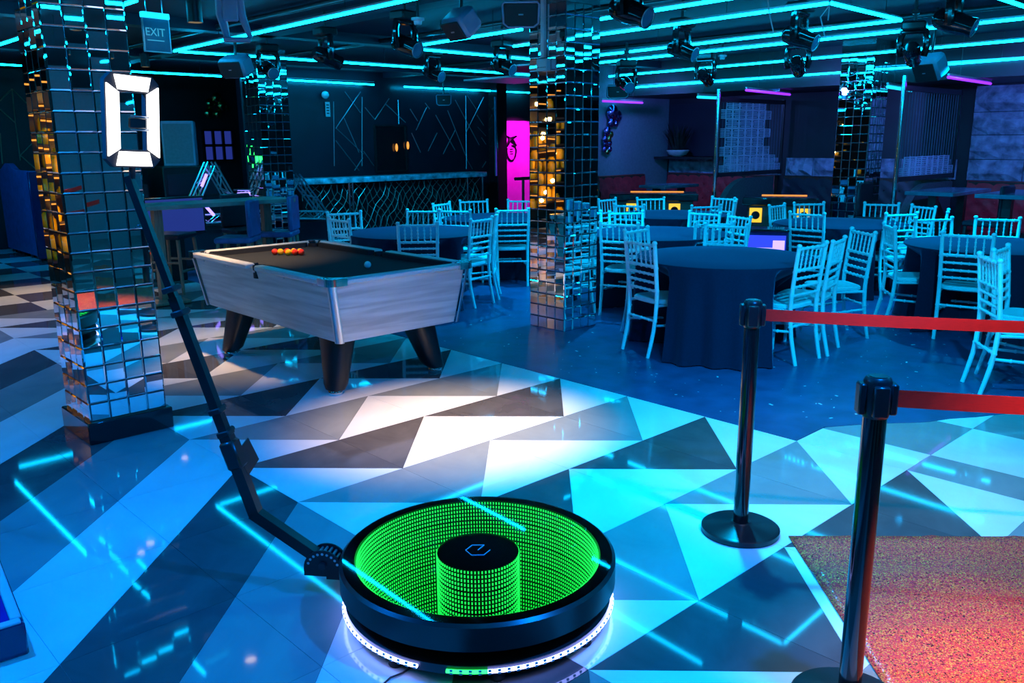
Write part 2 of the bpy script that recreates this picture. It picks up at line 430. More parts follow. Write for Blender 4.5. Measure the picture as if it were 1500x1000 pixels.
edge = [(4.355, 15.9), (4.355, 2.26), (4.68, 2.263), (4.86, 2.15), (5.025, 2.03), (5.14, 1.93), (5.225, 1.867), (5.38, 1.80), (5.526, 1.70), (5.72, 1.60), (5.913, 1.547), (6.6, 1.2), (7.6, 0.7), (9.0, 0.3), (12.74, -0.4), (12.74, 15.9)]
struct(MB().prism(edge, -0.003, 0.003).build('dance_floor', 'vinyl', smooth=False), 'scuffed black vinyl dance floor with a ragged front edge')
b = MB()
rnd = random.Random(3)
for k in range(420):
    px = rnd.uniform(640, 1500); py = rnd.uniform(440, 640) if rnd.random() < 0.8 else rnd.uniform(400, 470)
    p = at(px, py, 0.0034)
    if p.x < 4.5 or p.y < 2.4 + max(0, (p.x-4.7))*-0.6: continue
    s_ = rnd.choice([0.003, 0.004, 0.005, 0.007, 0.012]); a = rnd.uniform(0, PI)
    b.box((0, 0, 0.0006), (s_*rnd.uniform(1, 3), s_, 0.0012), Matrix.Translation(p) @ Matrix.Rotation(a, 4, 'Z'))
o = b.build('floor_confetti', 'confetti', None, False); o['kind'] = 'stuff'; tag(o, 'pale specks of confetti scattered over the black dance floor', 'confetti')

# ------------------------------------------------------------------ ceiling light tubes
def led(p, q, label, mat='led_cyan', r=0.012, name='led_tube', cat='light tube', group='cyan light tubes under the ceiling'):
    p, q = Vector(p), Vector(q); mid = (p+q)/2
    t = thing(name, label, cat, mid, 0, group)
    MB().tube([p-mid, q-mid], r, 8).build('tube', mat, t)
    d = (q-p).normalized(); L = (q-p).length
    up = Vector((0, 0, r*1.15))
    b = MB(); ang = math.atan2(d.y, d.x)
    b.box((0, 0, r*1.9), (L, r*1.4, r*1.2), Matrix.Rotation(ang, 4, 'Z'))
    b.build('channel', 'alu', t)
    n = max(2, int(L/1.6)); hz = max(0.02, (2.36 if mid.x > 11.3 else CEIL)-mid.z)
    hm = MB().tube([(0, 0, r*1.5), (0, 0, hz)], 0.003, 5).mesh('hanger', 'dark_steel')
    for k in range(n):
        u_ = -L/2 + L*(k+0.5)/n
        put('hanger', hm, t, (d.x*u_, d.y*u_, 0))
    return t
ZL = 2.65
def L2(a, b, z=ZL): return at(*a, z), at(*b, z)
G1 = 'cyan light tubes under the ceiling'
led(*L2((255, 75), (640, -9)), 'cyan light tube starting above the pool table, longest arm of its corner')
led(*L2((262, 75.5), (778, 110)), 'cyan light tube running from the corner over the pool table to the centre pillar')
led(onY(-60, 91, 12.86), onY(548, 124, 12.86), 'long cyan light tube before the back wall left of the bar')
led(onY(592, 127, 12.86), onY(778, 136, 12.86), 'cyan light tube above the black wall behind the bar')
led(*L2((612, 67), (765, 43)), 'cyan light tube angling from the moving head to the black speaker')
led(*L2((612, 72), (778, 87)), 'cyan light tube meeting the centre pillar below the black speaker')
led(*L2((880, 28), (1075, -3)), 'cyan light tube crossing behind the big moving head beside the centre pillar')
led(*L2((752, 68), (1213, 5)), 'cyan light tube with a bright corner above the dance floor')
led(*L2((1217, 5), (1320, 30)), 'short cyan light tube closing the corner above the dance floor')
led(*L2((878, 81), (1318, 30)), 'cyan light tube ending at the short closing tube')
led(*L2((878, 92), (1530, 24)), 'cyan light tube just beyond the closed corner of tubes')
led(*L2((892, 112), (1530, 56)), 'cyan light tube brushing the top of the far mirrored pillar')
pa, pb = onX(888, 131, 11.28), onX(1232, 106, 11.28)
led(pa, pb, 'cyan light tube along the booth soffit up to the far mirrored pillar')
led(onX(1300, 101, 11.28), onX(1530, 83, 11.28), 'cyan light tube along the booth soffit past the far mirrored pillar')
led(*L2((1440, -10), (1530, 20)), 'short cyan light tube crossing over the right-hand tables')
led(*L2((-70, 88), (200, 1)), 'cyan light tube passing behind the first mirrored pillar')
# the same grid of tubes goes on over the entrance side
for k, (p, q) in enumerate([((1.0, 3.1), (3.4, 3.1)), ((1.0, 3.1), (1.0, -2.0)), ((2.7, 2.0), (2.7, -3.0)), ((4.6, 1.6), (4.6, -2.5)), ((6.4, 1.0), (6.4, -2.5)), ((8.6, 0.6), (8.6, -3)),
                            ((-1.6, 2.0), (-1.6, 9.0)), ((-1.6, 5.4), (1.2, 5.4)), ((-3.4, -1.0), (-3.4, 9.0)), ((0.2, 6.0), (0.2, 11.0))]):
    led((*p, ZL), (*q, ZL), 'cyan light tube over the entrance side of the club')
for a, b_, z, lab in [((883, 148), (941, 150.5), 2.24, 'violet neon tube above the plain grey wall'), ((1093, 132), (1157, 138.5), 2.30, 'violet neon tube over the patterned screen beside the dark booth'), ((1389, 113), (1451, 122.5), 2.32, 'violet neon tube over the rough stone wall')]:
    led(at(*a, z), at(*b_, z), lab, 'neon_purple', 0.016, 'neon_tube', 'neon tube', 'violet neon tubes by the booths')
for a, b_, lab in [((1022, 142), (1053, 143.5), 'short cyan tube beside the post of the patterned screen'), ((1300, 127), (1335, 132.5), 'short cyan tube behind the post next to the slatted screen')]:
    led(at(*a, 2.27), at(*b_, 2.27), lab, 'led_cyan_soft', 0.02, 'led_tube', 'light tube', 'short tubes on the booth screens')

# ------------------------------------------------------------------ mirrored pillars
PT = 0.1075
tile_me = None
def mirror_tile():
    s_, b_, d_ = PT/2-0.0010, 0.0065, 0.0045
    v = [(-s_, -s_, 0), (s_, -s_, 0), (s_, s_, 0), (-s_, s_, 0), (-s_+b_, -s_+b_, d_), (s_-b_, -s_+b_, d_), (s_-b_, s_-b_, d_), (-s_+b_, s_-b_, d_)]
    f = [(4, 5, 6, 7), (0, 1, 5, 4), (1, 2, 6, 5), (2, 3, 7, 6), (3, 0, 4, 7)]
    return MB().add(v, f).mesh('mirror_tile', 'mirror', False)
tile_me = mirror_tile()
def pillar(x0, y0, label, z0=0.0, plinth=None, ztop=CEIL):
    wd = PT*4
    t = thing('mirrored_pillar', label, 'pillar', (x0+wd/2, y0+wd/2, 0), 0, 'mirror-tiled pillars')
    h = wd/2
    MB().box((0, 0, ztop/2), (wd-0.004, wd-0.004, ztop)).build('core', 'mirror_back', t, False)
    zb = 0.004
    if plinth:
        MB().box((0, 0, plinth/2), (wd+0.055, wd+0.055, plinth), b=0.006).build('plinth', 'black_gloss', t)
        zb = plinth
    rows = int((ztop-zb)/PT); rg = random.Random(int(x0*100))
    for side in range(2):                       # the two faces towards the tables, tile by tile
        for r in range(rows):
            for k in range(4):
                u_ = -h+PT*(k+0.5); z = zb+PT*(r+0.5)
                j1, j2 = rg.gauss(0, 0.010), rg.gauss(0, 0.014)
                if side == 0:
                    put('mirror_tile', tile_me, t, (u_, -h, z), (PI/2+j2, 0, j1))
                else:
                    put('mirror_tile', tile_me, t, (-h, u_, z), (PI/2+j2, 0, -PI/2+j1))
    b = MB()
    vt = [v.co.copy() for v in tile_me.vertices]; ft = [tuple(p.vertices) for p in tile_me.polygons]
    for r in range(rows):
        for k in range(4):
            u_ = -h+PT*(k+0.5); z = zb+PT*(r+0.5)
            b.add(vt, ft, Matrix.Translation((-u_, h, z)) @ Matrix.Rotation(PI, 4, 'Z') @ Matrix.Rotation(PI/2+rg.gauss(0, 0.012), 4, 'X'))
            b.add(vt, ft, Matrix.Translation((h, u_, z)) @ Matrix.Rotation(PI/2, 4, 'Z') @ Matrix.Rotation(PI/2+rg.gauss(0, 0.012), 4, 'X'))
    o = b.build('far_side_tiles', 'mirror', t, False); o['kind'] = 'stuff'
    return t
pillar(1.447, 5.055, 'mirror-tiled pillar on a black plinth beside the glowing frame light', plinth=0.13)
pillar(5.484, 5.14, 'mirror-tiled pillar standing between the round tables with a conduit and socket box')
pillar(10.81, 4.94, 'mirror-tiled pillar beside the booths and the dark high tables')
pillar(5.567, 10.69, 'mirror-tiled pillar beside the truss triangles near the bar')

# conduit and socket box on the centre pillar
p0 = onX(797, 95, 5.46)
t = thing('conduit', 'pale vertical conduit with a socket box on the mirrored pillar', 'conduit', (5.452, p0.y, p0.z))
MB().box((0, 0, 0.0), (0.05, 0.13, 0.10), b=0.006).build('socket_box', 'white_plastic', t)
MB().box((0.008, 0.01, (CEIL-p0.z)/2+0.03), (0.03, 0.045, CEIL-p0.z-0.06), b=0.004).build('duct', 'white_plastic', t)
b = MB()
for k in range(5): b.box((-0.026, -0.045+0.02*k, -0.022), (0.003, 0.010, 0.006))
b.build('socket_slot', 'black_matte', t)

# ------------------------------------------------------------------ pool table
TX, TY = 3.415, 5.725; LX, LY = 0.600, 1.065; ZT = 0.83
pt = thing('pool_table', 'pale wood pool table with a black cloth and chrome corners', 'pool table', (TX, TY, 0))
BX, BY, ZB = 0.500, 0.985, 0.40
def frustum(x, y, z0, z1, dx0, dx1, th, name, axis, sgn):
    pass
def side_panel(axis, sgn):
    zt = ZT-0.035
    if axis == 'x':
        q = [(sgn*BX, -BY+0.03, ZB), (sgn*BX, BY-0.03, ZB), (sgn*(LX-0.035), LY-0.065, zt), (sgn*(LX-0.035), -LY+0.065, zt)]
        n = Vector((-sgn*0.025, 0, 0))
    else:
        q = [(-BX+0.03, sgn*BY, ZB), (BX-0.03, sgn*BY, ZB), (LX-0.065, sgn*(LY-0.035), zt), (-LX+0.065, sgn*(LY-0.035), zt)]
        n = Vector((0, -sgn*0.025, 0))
    q = [Vector(p) for p in q]; v = q+[p+n for p in q]
    f = [(0, 1, 2, 3), (7, 6, 5, 4), (0, 4, 5, 1), (1, 5, 6, 2), (2, 6, 7, 3), (3, 7, 4, 0)]
    MB().add(v, f).build('side_panel', 'wood_pale', pt, False)
for a, s_ in (('x', -1), ('x', 1), ('y', -1), ('y', 1)): side_panel(a, s_)
MB().box((0, 0, ZB+0.02), (2*BX-0.02, 2*BY-0.02, 0.03)).build('underside', 'black_matte', pt, False)
for sx in (-1, 1):
    for sy in (-1, 1):
        top = Vector((sx*(LX-0.05), sy*(LY-0.05), ZT-0.035)); bot = Vector((sx*(BX-0.018), sy*(BY-0.018), ZB-0.003))
        b = MB(); vs_ = []; n = 10
        for zc in (bot, top):
            for k in range(n+1):
                th = -0.30+ (PI/2+0.60)*k/n
                vs_.append(zc+Vector((sx*0.036*math.cos(th), sy*0.036*math.sin(th), 0)))
        fs = [(k, k+1, n+1+k+1, n+1+k) for k in range(n)]
        fs.append(tuple(range(n+1))); fs.append(tuple(range(n+1, 2*n+2)))
        b.add(vs_, fs); o = b.build('corner_trim', 'alu', pt)
        # chrome corner cap
        b = MB(); c0 = (sx*(LX-0.055), sy*(LY-0.055))
        out = []
        for k in range(9):
            th = PI/2*k/8; out.append((c0[0]+sx*0.063*math.cos(th), c0[1]+sy*0.063*math.sin(th)))
        poly = [(c0[0]+sx*0.063, c0[1]-sy*0.075)]+out+[(c0[0]-sx*0.075, c0[1]+sy*0.063), (c0[0]-sx*0.075, c0[1]+sy*0.0), (c0[0]-sx*0.02, c0[1]-sy*0.02), (c0[0], c0[1]-sy*0.075)]
        b.prism(poly, ZT-0.042, ZT+0.006); b.build('corner_cap', 'chrome', pt)
        # pocket
        MB().lathe([(0.052, 0.0), (0.050, -0.09), (0.0, -0.10)], 16, (sx*(LX-0.105), sy*(LY-0.105), ZT-0.012), cap=False).build('pocket', 'black_matte', pt)
        # splayed tapered leg with a levelling foot
        ft = Vector((sx*0.432, sy*0.79, 0.0)); tp = Vector((sx*0.335, sy*0.70, ZB+0.01))
        b = MB(); rings = 6; n = 18; vs_ = []; fs = []
        for r in range(rings+1):
            u_ = r/rings; cpt = ft.lerp(tp, u_)
            if r == 0: cpt.z = 0.035
            ax_ = 0.062+0.040*u_; ay_ = 0.075+0.065*u_
            if r == 0: ax_ *= 0.9; ay_ *= 0.9
            for k in range(n):
                th = 2*PI*k/n; ct, st = math.cos(th), math.sin(th)
                e_ = 0.65
                vs_.append(cpt+Vector((ax_*math.copysign(abs(ct)**e_, ct), ay_*math.copysign(abs(st)**e_, st), 0)))
        for r in range(rings):
            for k in range(n): fs.append((r*n+k, r*n+(k+1) % n, (r+1)*n+(k+1) % n, (r+1)*n+k))
        fs.append(tuple(range(n))); fs.append(tuple(rings*n+k for k in range(n)))
        lg = b.add(vs_, fs).build('leg', 'black_satin', pt)
        MB().lathe([(0.045, 0.0), (0.05, 0.008), (0.05, 0.022), (0.04, 0.036)], 18, (ft.x, ft.y, 0.0)).build('foot', 'chrome', lg)
for sy in (-1, 1):
    MB().lathe([(0.046, 0.0), (0.045, -0.09), (0.0, -0.10)], 16, (sy*(LX-0.075), 0.0, ZT-0.012), cap=False).build('pocket', 'black_matte', pt)
MB().box((0, 0, ZT-0.058), (2*LX-0.15, 2*LY-0.15, 0.03)).build('bed', 'baize', pt, False)
def rail(x0, y0, x1, y1):
    sx, sy = abs(x1-x0), abs(y1-y0)
    MB().box(((x0+x1)/2, (y0+y1)/2, ZT-0.02), (sx, sy, 0.04), b=0.010).build('rail', 'rail_white', pt)
for sx in (-1, 1):
    for sy in (-1, 1):
        xa, xb = sx*(LX-0.075), sx*LX
        rail(min(xa, xb), min(sy*0.06, sy*(LY-0.13)), max(xa, xb), max(sy*0.06, sy*(LY-0.13)))
        q = MB().prism([(0, sy*0.075), (0, sy*(LY-0.155)), (-sx*0.045, sy*(LY-0.20)), (-sx*0.045, sy*0.10)], ZT-0.044, ZT-0.006)
        q = q.build('cushion', 'baize', pt, False); q.location = (sx*(LX-0.075), 0, 0)
for sy in (-1, 1):
    ya, yb = sy*(LY-0.075), sy*LY
    rail(-(LX-0.13), min(ya, yb), LX-0.13, max(ya, yb))
    MB().prism([(-(LX-0.155), 0), (LX-0.155, 0), (LX-0.20, -sy*0.045), (-(LX-0.20), -sy*0.045)], ZT-0.044, ZT-0.006).build('cushion', 'baize', pt, False).location = (0, sy*(LY-0.075), 0)
for sx in (-1, 1):
    for k in range(-2, 3):
        MB().box((sx*(LX-0.030), k*0.42, ZT-0.052), (0.012, 0.03, 0.014), b=0.003).build('bolt_cover', 'alu', pt)
zb_ = ZT-0.043+0.026
RB = 0.026
def ballobj(px, py, mat, label, grp):
    p = at(px, py, zb_); b = MB().ball((0, 0, 0), RB, 20, 12).build('pool_ball', mat); b.location = p
    return tag(b, label, 'ball', grp)
u_ = at(401.5, 368.8, zb_)
base = at(402, 369, zb_); dX = Vector((0.0, -1.0, 0)); 
reds = [(402.5, 368.8), (419.5, 367.8), (436, 369.8), (437.5, 365.2)]
yels = [(410.6, 368.6), (427.5, 370.0), (428.5, 365.4)]
# pack of balls laid out touching on the cloth around the measured spot
P0 = at(411, 368.6, zb_); e1 = (at(430, 368.6, zb_)-P0).normalized(); e2 = Vector((-e1.y, e1.x, 0))
cells = [(-1, 0, 'r'), (0, 0, 'y'), (1, 0.35, 'r'), (1.55, -0.6, 'y'), (2.1, 0.5, 'y'), (2.65, -0.5, 'r'), (3.15, 0.45, 'y'), (3.7, -0.45, 'r')]
for k, (a, b_, c_) in enumerate(cells):
    q = P0+e1*(a*2*RB*0.93)+e2*(b_*2*RB)
    o = MB().ball((0, 0, 0), RB, 20, 12).build('pool_ball', 'ball_red' if c_ == 'r' else 'ball_yellow'); o.location = q
    tag(o, 'red pool ball in the pack on the black cloth' if c_ == 'r' else 'yellow pool ball in the pack on the black cloth', 'ball', 'red pool balls' if c_ == 'r' else 'yellow pool balls')
ballobj(538.5, 387.5, 'ball_white', 'white cue ball alone on the black cloth', None)

# ------------------------------------------------------------------ 360 photo booth
BC = Vector((1.882, 2.189, 0)); BR = 0.502
pb_ = thing('photo_booth', 'round black photo booth platform with a green glowing infinity mirror top', 'photo booth', BC)
ZD = 0.22
MB().lathe([(BR-0.055, ZD), (BR-0.012, ZD), (BR, ZD-0.010), (BR, ZD-0.092), (BR-0.015, ZD-0.097), (BR-0.06, ZD-0.097), (BR-0.055, ZD)], 96, cap=False).build('rim', 'black_satin', pb_)
MB().lathe([(0.0, ZD-0.085), (BR-0.058, ZD-0.085)], 96, cap=False).build('mirror_floor', 'deck_mirror', pb_)
MB().lathe([(BR-0.05, ZD-0.097), (0.0, ZD-0.097)], 64, cap=False).build('underside', 'black_matte', pb_)
g = MB().lathe([(0.0, ZD+0.001), (BR-0.012, ZD+0.001)], 96, cap=False)
o = g.build('glass_top', 'two_way', pb_, False)
# make sure the clear side looks up
me = o.data
if me.polygons[0].normal.z < 0: me.flip_normals()
b = MB(); R1 = BR-0.0625; nr = 128
for r_, n_, zoff in ((R1, 236, 1), (0.1515, 76, 0)):
    for row in (-0.0085, -0.0253, -0.0421, -0.0589, -0.0757):
        for k in range(n_):
            th = 2*PI*(k+0.5)/n_
            b.box((0, 0, 0), (0.003, 0.0040, 0.0085), Matrix.Translation((r_*math.cos(th), r_*math.sin(th), ZD+row)) @ Matrix.Rotation(th, 4, 'Z'))
o = b.build('led_dots', 'dot_green', pb_, False); o['kind'] = 'stuff'; o['label'] = 'rows of green light dots'
MB().lathe([(0.150, ZD-0.084), (0.150, ZD-0.0015), (0.0, ZD-0.0012)], 48, cap=False).build('hub', 'black_gloss', pb_)
b = MB()
hx = [(0.045*math.cos(PI/3*k+0.3), 0.045*math.sin(PI/3*k+0.3), ZD+0.0022) for k in range(7)]
b.tube(hx[:5]+[hx[5]], 0.0016, 5); b.tube([hx[0], (0, 0, ZD+0.0022)], 0.0016, 5)
b.build('emblem', 'screen', pb_)
MB().lathe([(0.30, ZD-0.097), (0.30, 0.075)], 48, cap=False).build('drum', 'black_satin', pb_)
MB().lathe([(0.0, 0.03), (BR-0.03, 0.03), (BR-0.016, 0.036), (BR-0.016, 0.068), (BR-0.03, 0.075), (0.0, 0.075)], 96, cap=False).build('base_disc', 'black_satin', pb_)
toCam = math.atan2(-BC.y, -BC.x)
def ring_seg(a0, a1, mat, nm='light_strip'):
    n = max(6, int(abs(a1-a0)/0.05)); pts = [((BR-0.010)*math.cos(a0+(a1-a0)*k/n), (BR-0.010)*math.sin(a0+(a1-a0)*k/n), 0.052) for k in range(n+1)]
    return MB().tube(pts, 0.0065, 8).build(nm, mat, pb_)
ring_seg(toCam-2.6, toCam-0.42, 'led_ring'); ring_seg(toCam-0.22, toCam+0.05, 'led_green'); ring_seg(toCam+0.05, toCam+2.6, 'led_ring')
b = MB()
for k in range(84):
    th = toCam-2.6+5.2*k/84
    if -0.42 < th-toCam < -0.22: continue
    b.box((0, 0, 0), (0.004, 0.010, 0.016), Matrix.Translation(((BR-0.006)*math.cos(th), (BR-0.006)*math.sin(th), 0.052)) @ Matrix.Rotation(th, 4, 'Z'))
o = b.build('strip_diodes', 'white_plastic', pb_); o['kind'] = 'stuff'
for k in range(8):
    th = 2*PI*k/8+0.2
    MB().lathe([(0.022, 0.0), (0.026, 0.006), (0.022, 0.031)], 14, ((BR-0.05)*math.cos(th), (BR-0.05)*math.sin(th), 0)).build('foot', 'rubber', pb_)
# swing arm
ADIR = math.radians(128.9); ar = Vector((math.cos(ADIR), math.sin(ADIR), 0)); an = Vector((-ar.y, ar.x, 0))
def A(r, z, off=0.0): return ar*r+an*off+Vector((0, 0, z))
def bar(p, q, wdt, dep):
    p, q = Vector(p), Vector(q); d = (q-p).normalized(); sd = an; up = d.cross(sd).normalized()
    vs_ = [p+sd*(a*wdt/2)+up*(c_*dep/2) for a, c_ in ((-1, -1), (1, -1), (1, 1), (-1, 1))]+[q+sd*(a*wdt/2)+up*(c_*dep/2) for a, c_ in ((-1, -1), (1, -1), (1, 1), (-1, 1))]
    return vs_, [(3, 2, 1, 0), (4, 5, 6, 7), (0, 1, 5, 4), (1, 2, 6, 5), (2, 3, 7, 6), (3, 0, 4, 7)]
pe, pk, ptop = A(0.60, 0.15), A(0.848, 0.32), A(1.217, 1.572)
dU = (ptop-pk).normalized()
arm = MB().add(*bar(A(0.30, 0.10), A(0.575, 0.10), 0.06, 0.035)).build('arm_root', 'black_satin', pb_, False)
lo_ = MB().add(*bar(pe, pk+(pk-pe).normalized()*0.012, 0.042, 0.042)).add(*bar(pk, pk+dU*0.34, 0.042, 0.042)).build('lower_arm', 'black_satin', pb_, False)
up_ = MB().add(*bar(pk+dU*0.30, pk+dU*0.86, 0.034, 0.034)).build('middle_arm', 'black_satin', pb_, False)
tp_ = MB().add(*bar(pk+dU*0.80, ptop, 0.026, 0.026)).build('upper_arm', 'black_satin', pb_, False)
for s_ in (0.33, 0.42, 0.80, 0.89):
    q = pk+dU*s_
    MB().box((0, 0, 0), (0.052, 0.05, 0.022), Matrix.Translation(q) @ dU.to_track_quat('Z', 'Y').to_matrix().to_4x4(), b=0.004).build('clamp', 'black_matte', pb_)
    MB().tube([q-an*0.03, q-an*0.055], [0.010, 0.012], 10).build('clamp_knob', 'dark_steel', pb_)
qb = pk+dU*0.245
rotb = Matrix((an, dU.cross(an), dU)).transposed().to_4x4()
MB().box((0, -0.0, 0), (0.062, 0.06, 0.11), Matrix.Translation(qb) @ rotb, b=0.008).build('sleeve', 'black_satin', pb_)
pl = MB().box((0.0, 0.0, 0.0), (0.115, 0.006, 0.10), Matrix.Translation(qb-an*0.055-ar*0.02-dU*0.03) @ rotb @ Matrix.Rotation(0.2, 4, 'Y')).build('phone_plate', 'black_satin', pb_, False)
# toothed angle bracket
b = MB(); pol = [(0.075*math.cos(PI*k/16), 0.075*math.sin(PI*k/16)) for k in range(17)]
rotq = Matrix((ar, Vector((0, 0, 1)), an)).transposed().to_4x4()
b.prism([(-0.075, -0.03)]+[(x_, y_) for x_, y_ in pol[::-1]]+[(0.075, -0.03)], -0.033, -0.027, Matrix.Translation(A(0.585, 0.125)) @ rotq)
b.prism([(-0.075, -0.03)]+[(x_, y_) for x_, y_ in pol[::-1]]+[(0.075, -0.03)], 0.027, 0.033, Matrix.Translation(A(0.585, 0.125)) @ rotq)
br_ = b.build('angle_bracket', 'black_satin', pb_)
for k in range(9):
    th = 0.35+(PI-0.7)*k/8
    MB().tube([A(0.585, 0.125, -0.0335)+ar*0.060*math.cos(th)+Vector((0, 0, 0.060*math.sin(th))), A(0.585, 0.125, 0.0335)+ar*0.060*math.cos(th)+Vector((0, 0, 0.060*math.sin(th)))], 0.0055, 8).build('pin_hole', 'alu', br_)
MB().tube([A(0.585, 0.14, -0.045), A(0.585, 0.14, 0.045)], 0.014, 12).build('pivot_bolt', 'dark_steel', br_)

# frame light on the arm tip
lampC = BC+A(1.178, 1.757)
fx = (onX(100, 100, 1)-onX(100, 100, 1))
tocam = (Vector((0, 0, CAM_H))-lampC); tocam.z = 0; tocam.normalize()
fl_n = (Matrix.Rotation(0.60, 4, 'Z') @ tocam); fl_n.z = -0.06; fl_n.normalize()      # turned from the camera towards the platform
fl_x = Vector((0, 0, 1)).cross(fl_n).normalized(); fl_y = fl_n.cross(fl_x)
rl = Matrix((fl_x, fl_y, fl_n)).transposed().to_4x4() @ Matrix.Rotation(-0.05, 4, 'Z')
fl = thing('frame_light', 'white frame-shaped photo light glowing at the tip of the photo booth arm', 'lamp', lampC)
FW, FH, FI, FJ = 0.098, 0.150, 0.054, 0.100
def quadp(pts, z0, z1): return MB().prism(pts, z0, z1, rl)
outer = [(-FW, -FH+0.025), (-FW+0.025, -FH), (FW-0.025, -FH), (FW, -FH+0.025), (FW, FH-0.025), (FW-0.025, FH), (-FW+0.025, FH), (-FW, FH-0.025)]
inner = [(-FI, -FJ), (-FI, -FJ), (FI, -FJ), (FI, -FJ), (FI, FJ), (FI, FJ), (-FI, FJ), (-FI, FJ)]
vs_ = [(x_*1.05, y_*1.04, z_) for z_ in (-0.022, 0.0) for x_, y_ in outer]+[(x_*0.93, y_*0.96, z_) for z_ in (-0.022, 0.0) for x_, y_ in inner]
fs = []
for k in range(8):
    k2 = (k+1) % 8
    fs += [(k, k2, 8+k2, 8+k), (16+k, 24+k, 24+k2, 16+k2), (8+k, 8+k2, 24+k2, 24+k), (k, 16+k, 16+k2, k2)]
MB().add(vs_, fs, rl).build('frame', 'black_matte', fl, False)
g_ = 0.007
MB().prism([(-FW, -FH+0.030), (-FI, -FJ+g_), (-FI, FJ-g_), (-FW, FH-0.030)], 0.0, 0.008, rl).build('led_panel', 'led_white', fl, False)
MB().prism([(FI, -FJ+g_), (FW, -FH+0.030), (FW, FH-0.030), (FI, FJ-g_)], 0.0, 0.008, rl).build('led_panel', 'led_white', fl, False)
MB().prism([(-FW+0.030, -FH), (FW-0.030, -FH), (FI+0.002, -FJ-0.002), (-FI-0.002, -FJ-0.002)], 0.0, 0.008, rl).build('led_panel', 'led_white', fl, False)
MB().prism([(-FI-0.002, FJ+0.002), (FI+0.002, FJ+0.002), (FW-0.030, FH), (-FW+0.030, FH)], 0.0, 0.008, rl).build('led_panel', 'led_white', fl, False)
ph = MB().box((0.010, -0.005, 0.01), (0.066, 0.036, 0.012), rl, b=0.004).build('phone_holder', 'black_satin', fl)
b = MB(); b.tube([(0.050, 0.016, 0.016), (-0.018, 0.018, 0.016)], 0.003, 6, mtx=rl); b.tube([(0.050, -0.026, 0.016), (-0.018, -0.028, 0.016)], 0.003, 6, mtx=rl)
b.build('holder_arm', 'alu', ph)
MB().tube([(0, -FH+0.01, -0.012), (0, -FH-0.045, -0.012)], [0.012, 0.010], 10, mtx=rl).build('stem', 'dark_steel', fl)
# cable trailing from the platform
p_ = [Vector((*((BC+Vector((math.cos(toCam-0.32), math.sin(toCam-0.32), 0))*(BR-0.02)).xy), 0.05)), at(610, 972, 0.012), at(590, 985, 0.006), at(572, 992, 0.006), at(560, 1003, 0.006), at(520, 1040, 0.006)]
tag(MB().tube(p_, 0.0035, 6).build('power_cable', 'rubber'), 'thin black power cable running off the photo booth platform', 'cable')

# ------------------------------------------------------------------ belt stanchions
def stanchion(p, hgt, belt_dir, label, blen, zb=0.0):
    t = thing('belt_stanchion', label, 'stanchion', (p.x, p.y, zb), 0, 'belt stanchions on the tiles')
    MB().lathe([(0.163, 0.0), (0.168, 0.006), (0.168, 0.024), (0.155, 0.032), (0.05, 0.042), (0.04, 0.05)], 48).build('base', 'black_satin', t)
    MB().lathe([(0.0325, 0.04), (0.0325, hgt-0.10)], 28).build('post', 'black_gloss', t)
    hd = MB().lathe([(0.034, hgt-0.115), (0.0375, hgt-0.105), (0.0375, hgt-0.012), (0.034, hgt-0.004), (0.030, hgt)], 28).build('head', 'black_satin', t)
    MB().lathe([(0.024, hgt), (0.024, hgt+0.002), (0.0, hgt+0.002)], 24, cap=False).build('cap', 'dark_steel', hd)
    d = Vector((belt_dir[0], belt_dir[1], 0)).normalized(); a = math.atan2(d.y, d.x)
    for k in range(4):
        th = a+PI/2*k
        MB().box((0.042, 0, hgt-0.062), (0.020, 0.042, 0.088), Matrix.Rotation(th, 4, 'Z'), b=0.004).build('belt_socket', 'black_satin', hd)
    b = MB(); n = 24; vs_ = []; fs = []
    sd = Vector((-d.y, d.x, 0))
    for k in range(n+1):
        u_ = k/n; q = d*(0.05+u_*blen); z = hgt-0.062-0.02*math.sin(PI*u_)
        wv = 0.002*math.sin(9*u_)
        for s_ in (-1, 1):
            vs_.append((q.x+sd.x*(wv*s_), q.y+sd.y*(wv*s_), z+s_*0.0245))
    for k in range(n): fs.append((2*k, 2*k+2, 2*k+3, 2*k+1))
    o = b.add(vs_, fs).build('belt', 'red_belt', t, False)
    sol = o.modifiers.new('thickness', 'SOLIDIFY'); sol.thickness = 0.0016
    return t
sp1 = at(1084, 778); SH = 1.035
stanchion(sp1, SH, at(1500, 465, SH-0.06)-at(1135, 455, SH-0.06), 'black belt stanchion with its heavy round base fully on the tiles', 2.3)
sp2 = at(1287, 551, SH+0.012)
stanchion(sp2, SH, at(1500, 580, SH-0.06)-at(1315, 575.5, SH-0.06), 'black belt stanchion standing on the edge of the orange glitter carpet', 1.6, 0.012)

# ------------------------------------------------------------------ glitter carpet
c0, c1, c2 = Vector((3.209, 1.669, 0)), Vector((3.925, 0.961, 0)), Vector((2.49, 0.944, 0))
ux = (c1-c0).normalized(); uy = (c2-c0).normalized()
b = MB(); nx, ny = 48, 60; WX, WY = 2.1, 3.4; vs_ = []; fs = []
for jj in range(ny+1):
    for ii in range(nx+1):
        a, bb = WX*ii/nx, WY*jj/ny
        z = 0.008
        for fold in (0.33, 0.72, 1.15, 1.6, 2.2, 2.8):
            z += 0.013*math.exp(-((bb-fold-0.015*math.sin(5*a))/0.018)**2)
        for fold in (0.28, 0.62, 0.95, 1.35, 1.7):
            z += 0.007*math.exp(-((a-fold)/0.016)**2)
        q = c0+ux*a+uy*bb; vs_.append((q.x, q.y, z))
for jj in range(ny):
    for ii in range(nx):
        k = jj*(nx+1)+ii; fs.append((k, k+1, k+nx+2, k+nx+1))
